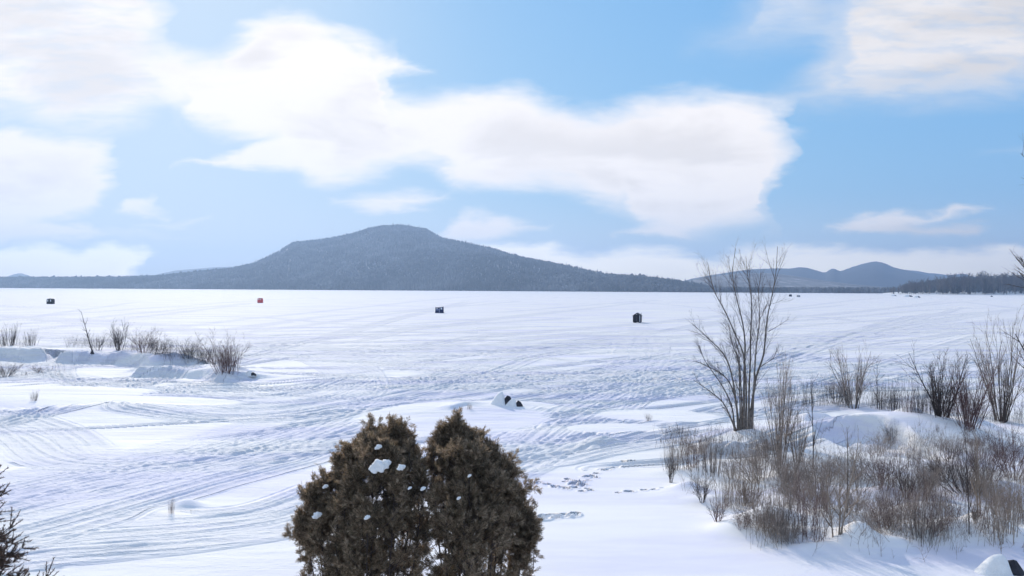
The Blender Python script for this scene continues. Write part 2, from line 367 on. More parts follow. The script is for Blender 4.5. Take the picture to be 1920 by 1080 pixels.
def G(x, y, full=False):
    shp = np.shape(x); x = np.atleast_1d(np.asarray(x, float)).ravel(); y = np.atleast_1d(np.asarray(y, float)).ravel()
    z = 0.95 * (1 - sst(y, 12, 40)); packed = np.zeros_like(x)
    near = y < 420
    z += np.where(near, 0.10 * fbm(x / 9, y / 4.5, 4, 3), 0)
    yard = (1 - sst(y, 14, 34 + 0 * x)) * sst(x, -4.0 + 0 * y, 1.0 + (y - 12) * .12)      # smooth untouched yard snow
    for cx, cy, rx, ry, h in MOUNDS:
        k = np.nonzero((abs(x - cx) < 3 * rx) & (abs(y - cy) < 3 * ry))[0]
        if len(k): z[k] += h * np.exp(-(((x[k] - cx) / rx) ** 2 + ((y[k] - cy) / ry) ** 2))
    rough = np.zeros_like(x)
    for pl, h, wn, wf in RIDGES:
        sd, arc, L = poly_sd(x, y, pl, max(wn, wf) + 2)
        k = np.nonzero(sd < 1e8)[0]
        if not len(k): continue
        s = sd[k] + 0.35 * fbm(x[k] / 1.6, y[k] / 1.6, 3, 9) * 2
        e = sst(arc[k], 0, 0.7) * (1 - sst(arc[k], L - 1.0, L))
        hh = h * (1 + .35 * fbm(arc[k] / 2.5, arc[k] * 0, 3, 21) * 2)
        near_side = 1 - sst(-s, 0, wn)          # left-to-right polylines: the camera is on the negative side
        far_side = 1 - sst(s, 0, wf)
        z[k] += hh * e * np.where(s < 0, near_side, far_side)
    # scooped hollow in the plowed mound
    sy_ = y - SCOOP[1] - .2; q = np.sqrt(((x - SCOOP[0] + .22 * sy_) / 1.75) ** 2 + (sy_ / np.where(sy_ > 0, 2.1, 5.0)) ** 2)
    k = np.nonzero(q < 2.2)[0]
    if len(k):
        ang = fbm(x[k] / 1.2, y[k] / 1.2, 3, 33) * .25
        z[k] -= 0.95 * (1 - sst(q[k] + ang, 0.72, 1.06)) * np.exp(-np.maximum(0, SCOOP[1] - y[k]) / 4.0)
    for cx, cy, r, d in FOOT:
        k = np.nonzero((abs(x - cx) < 4 * r) & (abs(y - cy) < 4 * r))[0]
        if len(k):
            rr = np.hypot(x[k] - cx, (y[k] - cy)) / r
            z[k] += -d * np.exp(-rr ** 4) + d * .3 * np.exp(-((rr - 1.35) / .35) ** 2)
            packed[k] = np.maximum(packed[k], .6 * (rr < 1.1))
    if full:
        for pl, hw, n, seed, depth in SW:
            r = np.random.RandomState(seed); sd, arc, L = poly_sd(x, y, pl, hw + 2.5)
            k = np.nonzero(abs(sd) < hw + 2.0)[0]
            if not len(k): continue
            s, a = sd[k], arc[k]; yk = y[k]
            lane = (1 - sst(abs(s), hw * .75, hw + .6)) if n > 4 else 0
            if n > 4: packed[k] = np.maximum(packed[k], .65 * lane)
            dz = np.zeros(len(k)); pk = np.zeros(len(k))
            # feature size grows with distance only as far as the sheet can carry it
            wsc = np.clip(3.2e-4 * yk * yk, 1.0, 5.0)
            for t in range(n):
                o = r.uniform(-hw, hw); A = r.uniform(.1, .7); w = r.uniform(30, 110); ph = r.uniform(0, 6.3)
                g0 = r.uniform(-.3, .75) * L; g1 = g0 + r.uniform(.25, .9) * L
                if n <= 4: g0, g1 = -1, L + 1
                q = (s - o - A * np.sin(a / w * 6.3 + ph)) / wsc; aq = abs(q)
                env = sst(a, g0, g0 + 3) * (1 - sst(a, g1 - 3, g1))
                p = -0.034 * np.exp(-(q / .19) ** 4) + .020 * np.exp(-((aq - .28) / .08) ** 2) - .030 * np.exp(-((aq - .48) / .055) ** 2) + .014 * np.exp(-((aq - .59) / .06) ** 2)
                p = p * (.55 + .9 * vnoise(a / 1.7, o + 0 * a, t + seed))
                dz += p * env * r.uniform(.5, 1.3); pk = np.maximum(pk, env * (aq < .34) * (.8 if n > 4 else 1.0))
            dz += lane * (.05 * fbm(a / 2.2, s / .13 / wsc, 3, 70 + seed) + .035 * fbm(x[k] / .33 / wsc, y[k] / .25 / wsc, 3, 90 + seed) * sst(vnoise(x[k] / 3, y[k] / 2, 12), .35, .7) * 1.6)
            sm = np.ones(len(k))
            for cx, cy, rx, ry in SMOOTH: sm *= sst(np.hypot((x[k] - cx) / rx, (y[k] - cy) / ry) + .25 * fbm(x[k] / 2, y[k] / 2, 2, 44), .8, 1.05)
            z[k] += np.clip(dz * depth, -.16, .12) * sm / wsc ** .5; packed[k] = np.maximum(packed[k] * (.3 + .7 * sm), pk * sm)
        # random churn and blown drifts on the ice
        k = np.nonzero(near)[0]; ice = (1 - yard[k])
        z[k] += ice * (.022 * fbm(x[k] / .9, y[k] / .3, 3, 5) + .06 * fbm(x[k] / 7, y[k] / 2.2, 4, 6))
        packed[k] = np.maximum(packed[k], ice * .25 * sst(vnoise(x[k] / 6, y[k] / 3, 8), .35, .9))
        packed *= (1 - .75 * yard)
        return z, packed, yard
    return z.reshape(shp) if shp else float(z[0])

def gz(x, y): return float(G(np.array([x]), np.array([y]))[0])
_ts = np.geomspace(8, 600, 1400)
def ground_at(u, v):
    """where the line of sight of a photo pixel meets the snow"""
    d = ray(u, v); xs, ys, zs = d.x * _ts, d.y * _ts, H + d.z * _ts
    g = G(xs, ys); k = np.nonzero(zs < g)[0]
    if not len(k): 
        t = -H / d.z; return Vector((d.x * t, d.y * t, 0))
    i = k[0]; return Vector((xs[i], ys[i], g[i]))

def build_ground():
    # polar sheet: fine close by, coarse to the horizon
    th = np.concatenate([np.linspace(-1.0, -0.74, 60, endpoint=False), np.linspace(-0.74, 0.74, 1500), np.linspace(0.75, 1.0, 60)])
    dy = np.concatenate([np.geomspace(2600, 600, 60, endpoint=False), np.arange(600, 262, -.9), np.arange(262, 90, -.5), np.arange(90, 6.2, -.7), np.geomspace(6, 2.0, 36)])   # pixels below horizon
    D = F * H / dy
    A, DD = np.meshgrid(th, D); x = (A * DD).ravel(); y = DD.ravel()
    z, packed, yard = G(x, y, True)
    far = sst(y, 350, 700); z = z * (1 - far)
    z = np.where(y > 1200, 0, z)
    V = np.stack([x, y, z], 1); nr, nc = DD.shape
    i = np.arange(nr - 1)[:, None] * nc + np.arange(nc - 1)[None, :]; i = i.ravel()
    Q = np.stack([i, i + 1, i + nc + 1, i + nc], 1)
    # land and lake are two sheets that share their edge
    cx, cy = x[i], y[i]
    spit = np.zeros(len(i), bool)
    pl = smooth_poly([onplane(u, v, .4) for u, v in [(-500, 640), (0, 645), (200, 652), (330, 668), (450, 690), (520, 720), (470, 745), (300, 760), (-500, 800)]], 4)
    # even-odd test for the spit outline
    n = len(pl); j = n - 1; ins = np.zeros(len(i), bool)
    for q in range(n):
        xi, yi = pl[q]; xj, yj = pl[j]
        c = ((yi > cy) != (yj > cy)); 
        with np.errstate(divide='ignore', invalid='ignore'): ins ^= c & (cx < (xj - xi) * (cy - yi) / (yj - yi + 1e-12) + xi)
        j = q
    land = ins | (cy < 27 + 9 * sst(cx, 0, 12) + 1.5 * np.sin(cx * .3))
    for name, sel, lab in (('snowy_shore', land, 0), ('frozen_lake', ~land, 1)):
        q = Q[sel]; used = np.unique(q); remap = np.full(len(V), -1, np.int64); remap[used] = np.arange(len(used))
        me = mesh_np(name, V[used], [remap[q]]); o = obj(name, me, SNOW); tag(o, kind='structure')
        ca = me.color_attributes.new('packed', 'FLOAT_COLOR', 'POINT')
        p = packed[used]; al = 1 - yard[used] if name == 'frozen_lake' else (1 - yard[used]) * .4
        al = np.where(y[used] > 45, 1.0, al)
        ca.data.foreach_set('color', np.stack([p, p, sst(y[used], 35, 110), al], 1).astype(np.float32).ravel())
build_ground()

# ------------------------------------------------------------------ hills, mountains and their forest
def shore(u): return np.interp(u, [-900, 0, 640, 1280, 1600, 2600], [2500, 2280, 1780, 1480, 1390, 1380])
def hill_mat(name, dark, light, snow, s, amount=.5):
    m, T, b = mat(name); g = T.n('ShaderNodeNewGeometry'); P = g.outputs['Position']
    n = T.noise(P, s, 8, .62, .4); n2 = T.noise(P, s * 7, 5, .7)
    c = T.mix(T.rng(n, .38, .62), (*dark, 1), (*light, 1))
    c = T.mix(T.m('MULTIPLY', T.rng(n2, .5, .8), amount), c, (*snow, 1)); T.put(b.inputs['Base Color'], c)
    b.inputs['Roughness'].default_value = .95
    return m
HILL = hill_mat('hillside', (.12, .115, .12), (.26, .25, .26), (.75, .77, .8), .004, .6)
HILLSNOW = hill_mat('hillside_clearings', (.10, .10, .11), (.20, .20, .21), (.8, .8, .82), .004, .9)
FARM = hill_mat('distant_mountain', (.02, .024, .03), (.035, .04, .048), (.2, .2, .22), .003, .15)

def mountain(name, sil, material, front, crest_of, tree_h, back=1.0, nd=70, seed=0, rough=.10, du=4):
    us = np.arange(sil[0][0], sil[-1][0] + .1, du); vs = np.interp(us, [p[0] for p in sil], [p[1] for p in sil])
    # smooth the traced outline
    k = np.hanning(5); k /= k.sum(); vs = np.convolve(np.pad(vs, 2, mode='edge'), k, 'valid')
    dirs = [ray(u, v) for u, v in zip(us, vs)]
    ax = np.array([d.x / d.y for d in dirs]); bz = np.array([d.z / d.y for d in dirs])
    fr = front(us); hp = np.maximum(bz * F, 2); cr = crest_of(us, hp, fr); Hc = np.maximum(bz * cr + H - tree_h, 1.0)
    t = np.concatenate([np.linspace(0, 1, nd), 1 + np.linspace(0, 1, nd // 2 + 1)[1:] * back])
    Tt, A = np.meshgrid(t, ax, indexing='ij'); FR, CR, HC = (np.tile(q, (len(t), 1)) for q in (fr, cr, Hc))
    Dd = FR + (CR - FR) * Tt; X = A * Dd
    prof = np.where(Tt <= 1, np.sin(np.clip(Tt, 0, 1) * math.pi / 2) ** 1.15, np.cos(np.clip((Tt - 1) / back, 0, 1) * math.pi / 2))
    amp = np.clip(1 - abs(Tt - .5) * 2, 0, 1) * HC * rough * 2
    Z = HC * prof + amp * fbm(X / 260, Dd / 420, 5, seed + 50)
    Z = np.where(Tt == 0, -.6, Z)
    V = np.stack([X.ravel(), Dd.ravel(), Z.ravel()], 1); nr, nc = X.shape
    i = (np.arange(nr - 1)[:, None] * nc + np.arange(nc - 1)[None, :]).ravel()
    me = mesh_np(name, V, [np.stack([i, i + 1, i + nc + 1, i + nc], 1)]); o = obj(name, me, material); tag(o, kind='structure')
    return dict(X=X, D=Dd, Z=Z, T=Tt, nd=nd)

main_sil = [(-700, 510), (-300, 516), (0, 519), (230, 518), (290, 516), (350, 510), (430, 502), (470, 495), (520, 472), (548, 455), (600, 450), (660, 440), (690, 431), (715, 427), (760, 427), (800, 433), (826, 448), (880, 458), (930, 468), (965, 479), (1050, 495), (1130, 512), (1200, 516), (1260, 523), (1310, 530), (1360, 541), (1380, 546)]
mainG = mountain('mountain', main_sil, HILL, shore, lambda u, hp, fr: fr + 160 + 7.5 * hp, 9, 1.2, 90, 1)
hillG = mountain('low_hill', [(1180, 545), (1280, 526), (1327, 517), (1380, 511), (1440, 510), (1480, 514), (1530, 522), (1600, 531), (1680, 538), (1760, 541), (2300, 540)], HILLSNOW, lambda u: shore(u) + 200 + 0 * u, lambda u, hp, fr: 2500 + 0 * u, 4, .5, 50, 2)
mountain('mountain_range', [(1240, 538), (1300, 522), (1327, 517), (1370, 510), (1407, 505), (1435, 504), (1460, 503), (1480, 504), (1500, 501), (1512, 502), (1527, 506), (1547, 512), (1555, 506), (1563, 503), (1575, 509), (1600, 500), (1620, 494), (1640, 490), (1657, 493), (1677, 502), (1700, 507), (1727, 514), (1763, 523), (1840, 532), (1960, 536), (2400, 538)], FARM, lambda u: 3100 + 0 * u, lambda u, hp, fr: 3900 + 0 * u, 0, .5, 50, 3, .12, 3)
mountain('distant_range', [(1640, 525), (1660, 514), (1687, 505), (1720, 508), (1740, 512), (1757, 513), (1780, 516), (1807, 513), (1822, 518), (1900, 526), (2100, 530), (2400, 533)], FARM, lambda u: 4200 + 0 * u, lambda u, hp, fr: 4650 + 0 * u, 0, .35, 20, 4, .1, 3)
mountain('distant_range', [(-700, 528), (-200, 524), (-10, 524), (12, 519), (26, 514), (38, 512), (50, 515), (64, 520), (120, 525), (270, 522), (297, 514), (330, 507), (370, 504), (405, 501), (440, 500), (520, 505), (620, 520)], FARM, lambda u: 4200 + 0 * u, lambda u, hp, fr: 4650 + 0 * u, 0, .35, 20, 5, .1, 3)

def tree_mat(name, cols):
    m, T, b = mat(name); g = T.n('ShaderNodeNewGeometry'); rp = T.n('ShaderNodeValToRGB'); rp.color_ramp.interpolation = 'LINEAR'
    m.node_tree.links.new(g.outputs['Random Per Island'], rp.inputs[0])
    while len(rp.color_ramp.elements) < len(cols): rp.color_ramp.elements.new(.5)
    for i, c in enumerate(cols): rp.color_ramp.elements[i].position = i / (len(cols) - 1); rp.color_ramp.elements[i].color = (*c, 1)
    T.put(b.inputs['Base Color'], rp.outputs[0]); b.inputs['Roughness'].default_value = .95
    return m
def forest_mat():
    m, T, b = mat('winter_forest'); g = T.n('ShaderNodeNewGeometry'); rp = T.n('ShaderNodeValToRGB')
    n = T.noise(g.outputs['Position'], .003, 7, .65, .8); n2 = T.noise(g.outputs['Position'], .02, 4, .6)
    f = T.m('ADD', T.m('MULTIPLY', g.outputs['Random Per Island'], .25), T.m('ADD', T.rng(n, .35, .65, 0, .45), T.rng(n2, .35, .65, 0, .25)))
    m.node_tree.links.new(f, rp.inputs[0]); cols = [(.06, .07, .065), (.09, .095, .095), (.13, .13, .135), (.19, .19, .195), (.29, .29, .30)]
    while len(rp.color_ramp.elements) < len(cols): rp.color_ramp.elements.new(.5)
    for i, c in enumerate(cols): rp.color_ramp.elements[i].position = .1 + .8 * i / 4; rp.color_ramp.elements[i].color = (*c, 1)
    T.put(b.inputs['Base Color'], rp.outputs[0]); b.inputs['Roughness'].default_value = .95; return m
FOREST = forest_mat()

def tree_cloud(pos, hgt, wid, conifer, rng):
    """thousands of small rough crowns in one mesh"""
    n = len(pos); k = 6; ang = np.linspace(0, 2 * math.pi, k, endpoint=False)
    rot = rng.uniform(0, 6.3, n)
    V = np.zeros((n, 2 * k + 2, 3))
    for r in range(2):
        zf = np.where(conifer, (.12, .45)[r], (.38, .75)[r]); wf = np.where(conifer, (1.0, .55)[r], (.85, 1.0)[r])
        for j in range(k):
            jit = rng.uniform(.6, 1.3, n); a = rot + ang[j]
            V[:, r * k + j, 0] = pos[:, 0] + np.cos(a) * wid * wf * jit
            V[:, r * k + j, 1] = pos[:, 1] + np.sin(a) * wid * wf * jit
            V[:, r * k + j, 2] = pos[:, 2] + hgt * (zf + rng.uniform(-.07, .07, n))
    V[:, 2 * k, :] = pos; V[:, 2 * k + 1, :] = pos; V[:, 2 * k + 1, 2] += hgt
    f = []
    for j in range(k):
        j2 = (j + 1) % k; f += [(2 * k, j2, j), (j, j2, k + j2), (j, k + j2, k + j), (k + j, k + j2, 2 * k + 1)]
    f = np.array(f); Fc = (f[None] + (np.arange(n) * (2 * k + 2))[:, None, None]).reshape(-1, 3)
    return V.reshape(-1, 3), Fc
def forest_on(name, g, n, seed, hrange, con=.35, tmax=1.15, strip=None, label='', bias=1.0):
    rng = np.random.RandomState(seed); X, D, Z, Tt = g['X'], g['D'], g['Z'], g['T']
    nr = int(np.searchsorted(Tt[:, 0], tmax)); nc = X.shape[1]
    area = (D[1:nr, 1:] - D[:nr - 1, 1:]) * (X[:nr - 1, 1:] - X[:nr - 1, :-1]); 
    if strip: area = area * (Tt[:nr - 1, 1:] < strip)
    p = (area / area.sum()).ravel(); c = rng.choice(len(p), n, p=p); r, q = c // (nc - 1), c % (nc - 1)
    a, b = rng.rand(n), rng.rand(n)
    def bl(M_): return M_[r, q] * (1 - a) * (1 - b) + M_[r + 1, q] * a * (1 - b) + M_[r, q + 1] * (1 - a) * b + M_[r + 1, q + 1] * a * b
    pos = np.stack([bl(X), bl(D), bl(Z) - .5], 1)
    patch = vnoise(pos[:, 0] / 160, pos[:, 1] / 160, 77); isc = rng.rand(n) < np.clip(con + (patch - .5) * 1.4, .03, .95)
    h = rng.uniform(hrange[0], hrange[1], n) * np.where(isc, 1.15, .9); h = np.where(rng.rand(n) < .04, h * 1.35, h)
    w = h * np.where(isc, rng.uniform(.13, .2, n), rng.uniform(.2, .34, n))
    V, Fc = tree_cloud(pos, h, w, isc, rng)
    o = obj(name, mesh_np(name, V, [Fc], False), FOREST); tag(o, label, 'forest', kind='stuff'); return o
forest_on('mountain_forest', mainG, 38000, 1, (7, 12), .35, 1.05, label='hazy blue-grey winter forest covering the broad mountain across the lake')
forest_on('shoreline_forest', mainG, 4500, 2, (9, 14), .5, 1.0, strip=.10, label='thin dark band of trees along the foot of the broad mountain')

def shore_strip(name, u0, u1, d0, d1, n, seed, hr, label, con=.6):
    rng = np.random.RandomState(seed); u = rng.uniform(u0, u1, n); d = shore(u) + d0 + (d1 - d0) * rng.rand(n) ** 1.3
    pos = np.stack([(u - 960) / F * d, d, np.zeros(n) - .3], 1); isc = rng.rand(n) < con
    h = rng.uniform(*hr, n); w = h * np.where(isc, rng.uniform(.14, .2, n), rng.uniform(.2, .3, n))
    V, Fc = tree_cloud(pos, h, w, isc, rng); o = obj(name, mesh_np(name, V, [Fc], False), FOREST); tag(o, label, 'forest', kind='stuff')
shore_strip('lakeshore_forest', 1290, 1760, 8, 170, 3000, 6, (7, 13), 'dark low forest strip on the far shore below the right-hand mountain range')
shore_strip('lakeshore_forest', -250, 520, 3, 60, 2200, 8, (6, 12), 'low brown forest along the far left shore beyond the ice shelters', .3)

# ------------------------------------------------------------------ branches
def tubes(chains, sides=3):
    Vs, Fs, off = [], [], 0; by = {}
    for p, r in chains: by.setdefault(len(p), []).append((p, r))
    for n, lst in by.items():
        P = np.array([c[0] for c in lst], float); R = np.array([c[1] for c in lst], float)
        Tn = np.gradient(P, axis=1); Tn /= np.linalg.norm(Tn, axis=2, keepdims=True) + 1e-9
        ref = np.where(abs(Tn[..., 2:3]) > .9, np.array([1., 0, 0]), np.array([0, 0, 1.])); ref = np.broadcast_to(ref[:, :1], Tn.shape)
        A = np.cross(Tn, ref); A /= np.linalg.norm(A, axis=2, keepdims=True) + 1e-9; B = np.cross(Tn, A)
        rings = []
        for k in range(sides):
            a = 2 * math.pi * k / sides; rings.append(P + R[..., None] * (math.cos(a) * A + math.sin(a) * B))
        V = np.stack(rings, 2)                                   # m,n,s,3
        m = len(lst); base = off + (np.arange(m)[:, None, None] * n + np.arange(n - 1)[None, :, None]) * sides
        k = np.arange(sides)[None, None, :]; k2 = (k + 1) % sides
        q = np.stack([base + k, base + k2, base + sides + k2, base + sides + k], -1).reshape(-1, 4)
        Vs.append(V.reshape(-1, 3)); Fs.append(q); off += m * n * sides
    return np.concatenate(Vs), np.concatenate(Fs)
def unit(v): return v / (np.linalg.norm(v) + 1e-9)
def grow(rg, p, d, L, r, lvl, out, prm):
    """prm per level: n points, wiggle, up pull, children (lo,hi), child angle, child length"""
    n, wig, upp, (c0, c1), ang, cl = prm[lvl]; pts = [np.array(p, float)]; d = unit(np.array(d, float)); ds = []
    for i in range(n - 1):
        d = unit(d + rg.normal(0, wig, 3) + np.array([0, 0, upp])); ds.append(d); pts.append(pts[-1] + d * L / (n - 1))
    ds.append(d); rad = r * (1 - .8 * np.linspace(0, 1, n)); out.append((lvl, np.array(pts), rad))
    if lvl + 1 < len(prm): spawn(rg, pts, ds, rad, L, lvl, out, prm)
def spawn(rg, pts, ds, rad, L, lvl, out, prm, tmin=.22):
    n, wig, upp, (c0, c1), ang, cl = prm[lvl]; pts = np.array(pts); N = len(pts)
    for _ in range(rg.randint(c0, c1 + 1)):
        t = rg.uniform(tmin, .97) * (N - 1); i = min(int(t), N - 2); f = t - i; q = pts[i] * (1 - f) + pts[i + 1] * f; dd = ds[i]
        side = unit(np.cross(dd, rg.normal(0, 1, 3))); a = math.radians(rg.uniform(ang * .6, ang * 1.3))
        nd = dd * math.cos(a) + side * math.sin(a)
        grow(rg, q, nd, L * cl * rg.uniform(.6, 1.2) * (1.15 - .6 * t / N), max(rad[i] * .55, .0017), lvl + 1, out, prm)

BARK = simple('grey_bark', (.15, .13, .115), .9, .35, 8, .004)
BARK_RED = simple('red_brown_bark', (.14, .085, .08), .9, .3, 8)
BARK_TAN = simple('tan_stems', (.30, .24, .19), .9, .35, 3)
BARK_DARK = simple('dark_bark', (.055, .045, .042), .9, .3, 8)
BARK_THICK = simple('thicket_twigs', (.32, .265, .23), .9, .35, 3)
BARK_TWIG = simple('twig_bark', (.085, .065, .06), .9, .3, 8)

P_VASE = [(7, .075, .05, (9, 12), 28, .42), (5, .11, .05, (3, 5), 30, .45), (4, .1, .03, (0, 0), 30, .4)]
P_DENSE = [(6, .13, .02, (8, 11), 36, .42), (5, .16, .03, (3, 5), 38, .45), (3, .14, .02, (0, 0), 30, .4)]
P_SAP = [(8, .035, .05, (12, 16), 38, .28), (5, .09, .07, (3, 5), 32, .42), (3, .1, .03, (0, 0), 30, .4)]
P_STEM = [(6, .05, .03, (4, 8), 26, .34), (4, .08, .03, (0, 1), 30, .4), (3, .1, 0, (0, 0), 30, .4)]
def shrub_chains(seed, n, h, spread, r, prm, base=.15, lean=(0, 0), arch=0):
    rg = np.random.RandomState(seed); out = []
    for k in range(n):
        a = rg.uniform(0, 6.3); s = spread * math.sqrt(rg.rand()); b = base * rg.rand()
        d = np.array([math.cos(a) * s + lean[0], math.sin(a) * s + lean[1], 1.0])
        grow(rg, (math.cos(a) * b, math.sin(a) * b, -.08), d, h * rg.uniform(.6, 1.0) * math.sqrt(1 + s * s) * .95, r * rg.uniform(.6, 1.1), 0, out, prm)
    return out
def plant_from(out, name, mS, mT, parent_loc, stem='stem', twig='twigs'):
    root = empty(name, parent_loc)
    V, Fq = tubes([(p, r) for l, p, r in out if l == 0], 5); obj(stem, mesh_np(stem, V, [Fq]), mS, root)
    tw = [(p, r) for l, p, r in out if l > 0]
    if tw: V, Fq = tubes(tw, 3); obj(twig, mesh_np(twig, V, [Fq]), mT, root)
    return root

KINDS = {   # height 1 m prototypes
 'vase': [shrub_chains(s, 15, 1.0, .36, .011, P_VASE, .10) for s in (1, 2, 3)],
 'dense': [shrub_chains(s, 30, 1.0, .62, .007, P_DENSE, .22) for s in (4, 5, 6)],
 'stems': [shrub_chains(s, 42, 1.0, .25, .0068, P_STEM, .40) for s in (7, 8, 9)],
 'sapling': [shrub_chains(s, 1, 1.1, .03, .016, P_SAP, 0) for s in (10, 11, 12)],
 'twin': [shrub_chains(s, 3, 1.05, .12, .014, P_SAP, .05) for s in (13, 14)],
 'weeping': [shrub_chains(s, 34, 1.0, .9, .0085, P_DENSE, .3, (-.35, -.05)) for s in (15, 16)],
}
MESHES = {}
def proto_mesh(kind, i, lvl):
    key = (kind, i, lvl)
    if key not in MESHES:
        out = KINDS[kind][i]
        ch = [(p, r) for l, p, r in out if (l == 0) == (lvl == 0)]
        V, Fq = tubes(ch, 4 if lvl == 0 else 3); MESHES[key] = mesh_np(kind + ('_stem' if lvl == 0 else '_twig'), V, [Fq])
    return MESHES[key]
_pn = [0]
def plant(name, kind, u, v, top, label, cat='shrub', mats=(None, None), group=None, wide=1.0, lean=0.0, rz=None, at=None):
    """a plant whose foot is seen at (u,v) and whose tip reaches picture row 'top'"""
    p = at or ground_at(u, v); h = (v - top) / F * p.y
    _pn[0] += 1; i = _pn[0] % len(KINDS[kind]); rg = random.Random(_pn[0] * 7 + 3)
    root = empty(name, p, 0 if kind == 'weeping' else rg.uniform(0, 6.28) if rz is None else rz)
    mS, mT = mats[0] or BARK, mats[1] or BARK_TWIG
    thick = max(1.0, h) ** -.35
    for l, nm, mm in ((0, 'stem', mS), (1, 'twigs', mT)):
        me = proto_mesh(kind, i, l)
        o = bpy.data.objects.new(nm, me); C.objects.link(o); o.parent = root
        if not me.materials: me.materials.append(mm)
        o.material_slots[0].link = 'OBJECT'; o.material_slots[0].material = mm
    root.scale = (h * wide, h * wide, h); root.rotation_euler.y = lean
    tag(root, label, cat, group); return root

# ---- the tall bare tree on the right
def hero_tree():
    p0 = ground_at(1398, 806); D0 = p0.y
    def wp(X, Y, dy=0.0):
        d = ray(1200 + X / 2.7, 440 + Y / 2.7); t = D0 + dy; return np.array([d.x * t, t, H + d.z * t]) - np.array(p0)
    root = empty('bare_tree', p0); rg = np.random.RandomState(3)
    stems = [  # outline points, foot radius, depth lean
     ([(552, 1000), (562, 900), (575, 800), (590, 715), (625, 610), (636, 500), (650, 390), (668, 310), (688, 190), (696, 60)], .068, .5),
     ([(536, 1000), (539, 860), (534, 700), (522, 600), (480, 500), (432, 390), (385, 305), (360, 230), (342, 140)], .052, -.3),
     ([(552, 1000), (552, 800), (558, 650), (560, 500), (566, 390), (563, 310), (545, 200), (536, 110)], .048, 1.2),
     ([(526, 995), (527, 700), (532, 560), (520, 450), (498, 360), (480, 280), (468, 190), (484, 70)], .048, .2),
     ([(566, 990), (580, 700), (588, 580), (600, 480), (606, 400), (600, 300), (612, 190)], .04, -1.0),
     ([(500, 1000), (488, 860), (462, 700), (420, 600), (340, 520), (270, 455)], .055, -.6),
     ([(490, 1000), (460, 930), (420, 850), (350, 790), (270, 735)], .045, -1.3),
     ([(505, 1000), (480, 820), (440, 730), (370, 680), (280, 640)], .045, .9),
     ([(480, 1000), (462, 860), (400, 740), (330, 640), (300, 560)], .04, 1.6),
     ([(510, 1000), (505, 800), (498, 640), (470, 560), (450, 460)], .04, -.3),
     ([(520, 1000), (512, 780), (500, 600), (478, 520)], .035, 2.0),
    ]
    prm = [(9, 0, 0, (23, 29), 28, .22), (6, .07, .06, (5, 8), 30, .45), (5, .09, .04, (3, 5), 30, .5), (3, .1, .02, (0, 0), 30, .4)]
    twigs = []
    for pts, r, dl in stems:
        n = len(pts); P = np.array([wp(X, Y, dl * (i / (n - 1)) ** 1.3) for i, (X, Y) in enumerate(pts)]); P[0][2] = -.15
        P = smooth_poly(P, 3); m = len(P); rad = r * (1 - .90 * np.linspace(0, 1, m) ** .8) + .004; rad[:2] *= 1.25
        V, Fq = tubes([(P, rad)], 8); obj('trunk', mesh_np('trunk', V, [Fq]), BARK, root)
        ds = [unit(P[min(i + 1, m - 1)] - P[max(i - 1, 0)]) for i in range(m)]
        L = float(np.sum(np.linalg.norm(np.diff(P, axis=0), axis=1))); out = []
        spawn(rg, P, ds, np.minimum(rad, .017), L, 0, out, prm, .34 if r > .07 else .15); twigs += out
    for pts, r in (([(650, 490), (700, 462), (755, 425)], .018), ([(612, 668), (680, 625), (722, 603)], .02), ([(672, 350), (700, 340), (725, 330)], .01), ([(660, 380), (640, 330), (625, 290)], .012), ([(668, 300), (700, 190), (745, 80)], .018), ([(680, 220), (650, 130), (628, 50)], .014)):
        P = smooth_poly(np.array([wp(X, Y, .4) for X, Y in pts]), 4); rad = r * (1 - .8 * np.linspace(0, 1, len(P))); twigs.append((1, P, rad))
        ds = [unit(P[min(i + 1, len(P) - 1)] - P[max(i - 1, 0)]) for i in range(len(P))]
        spawn(rg, P, ds, rad, 1.6, 1, twigs, prm)
    V, Fq = tubes([(p, r) for l, p, r in twigs], 3); obj('branches', mesh_np('branches', V, [Fq]), BARK_TWIG, root)
    tag(root, 'tall bare multi-stemmed tree at the left edge of the thicket, reaching above the far hills', 'tree')
hero_tree()

# ---- tree whose trunk stands outside the right edge and whose branches reach in
def edge_tree():
    base = Vector((11.3, 14.8, gz(11.3, 14.8))); rg = np.random.RandomState(21); out = []
    prm = [(10, .02, .02, (26, 30), 58, .2), (6, .09, .06, (5, 8), 38, .45), (5, .1, .04, (2, 4), 34, .5), (3, .1, .02, (0, 0), 30, .4)]
    grow(rg, (0, 0, -.1), (-.02, 0, 1), 10.5, .10, 0, out, prm)
    root = plant_from(out, 'bare_tree', BARK, BARK_TWIG, base, 'trunk', 'branches')
    tag(root, 'bare tree just outside the right edge, only its branch tips reaching into view', 'tree')
edge_tree()

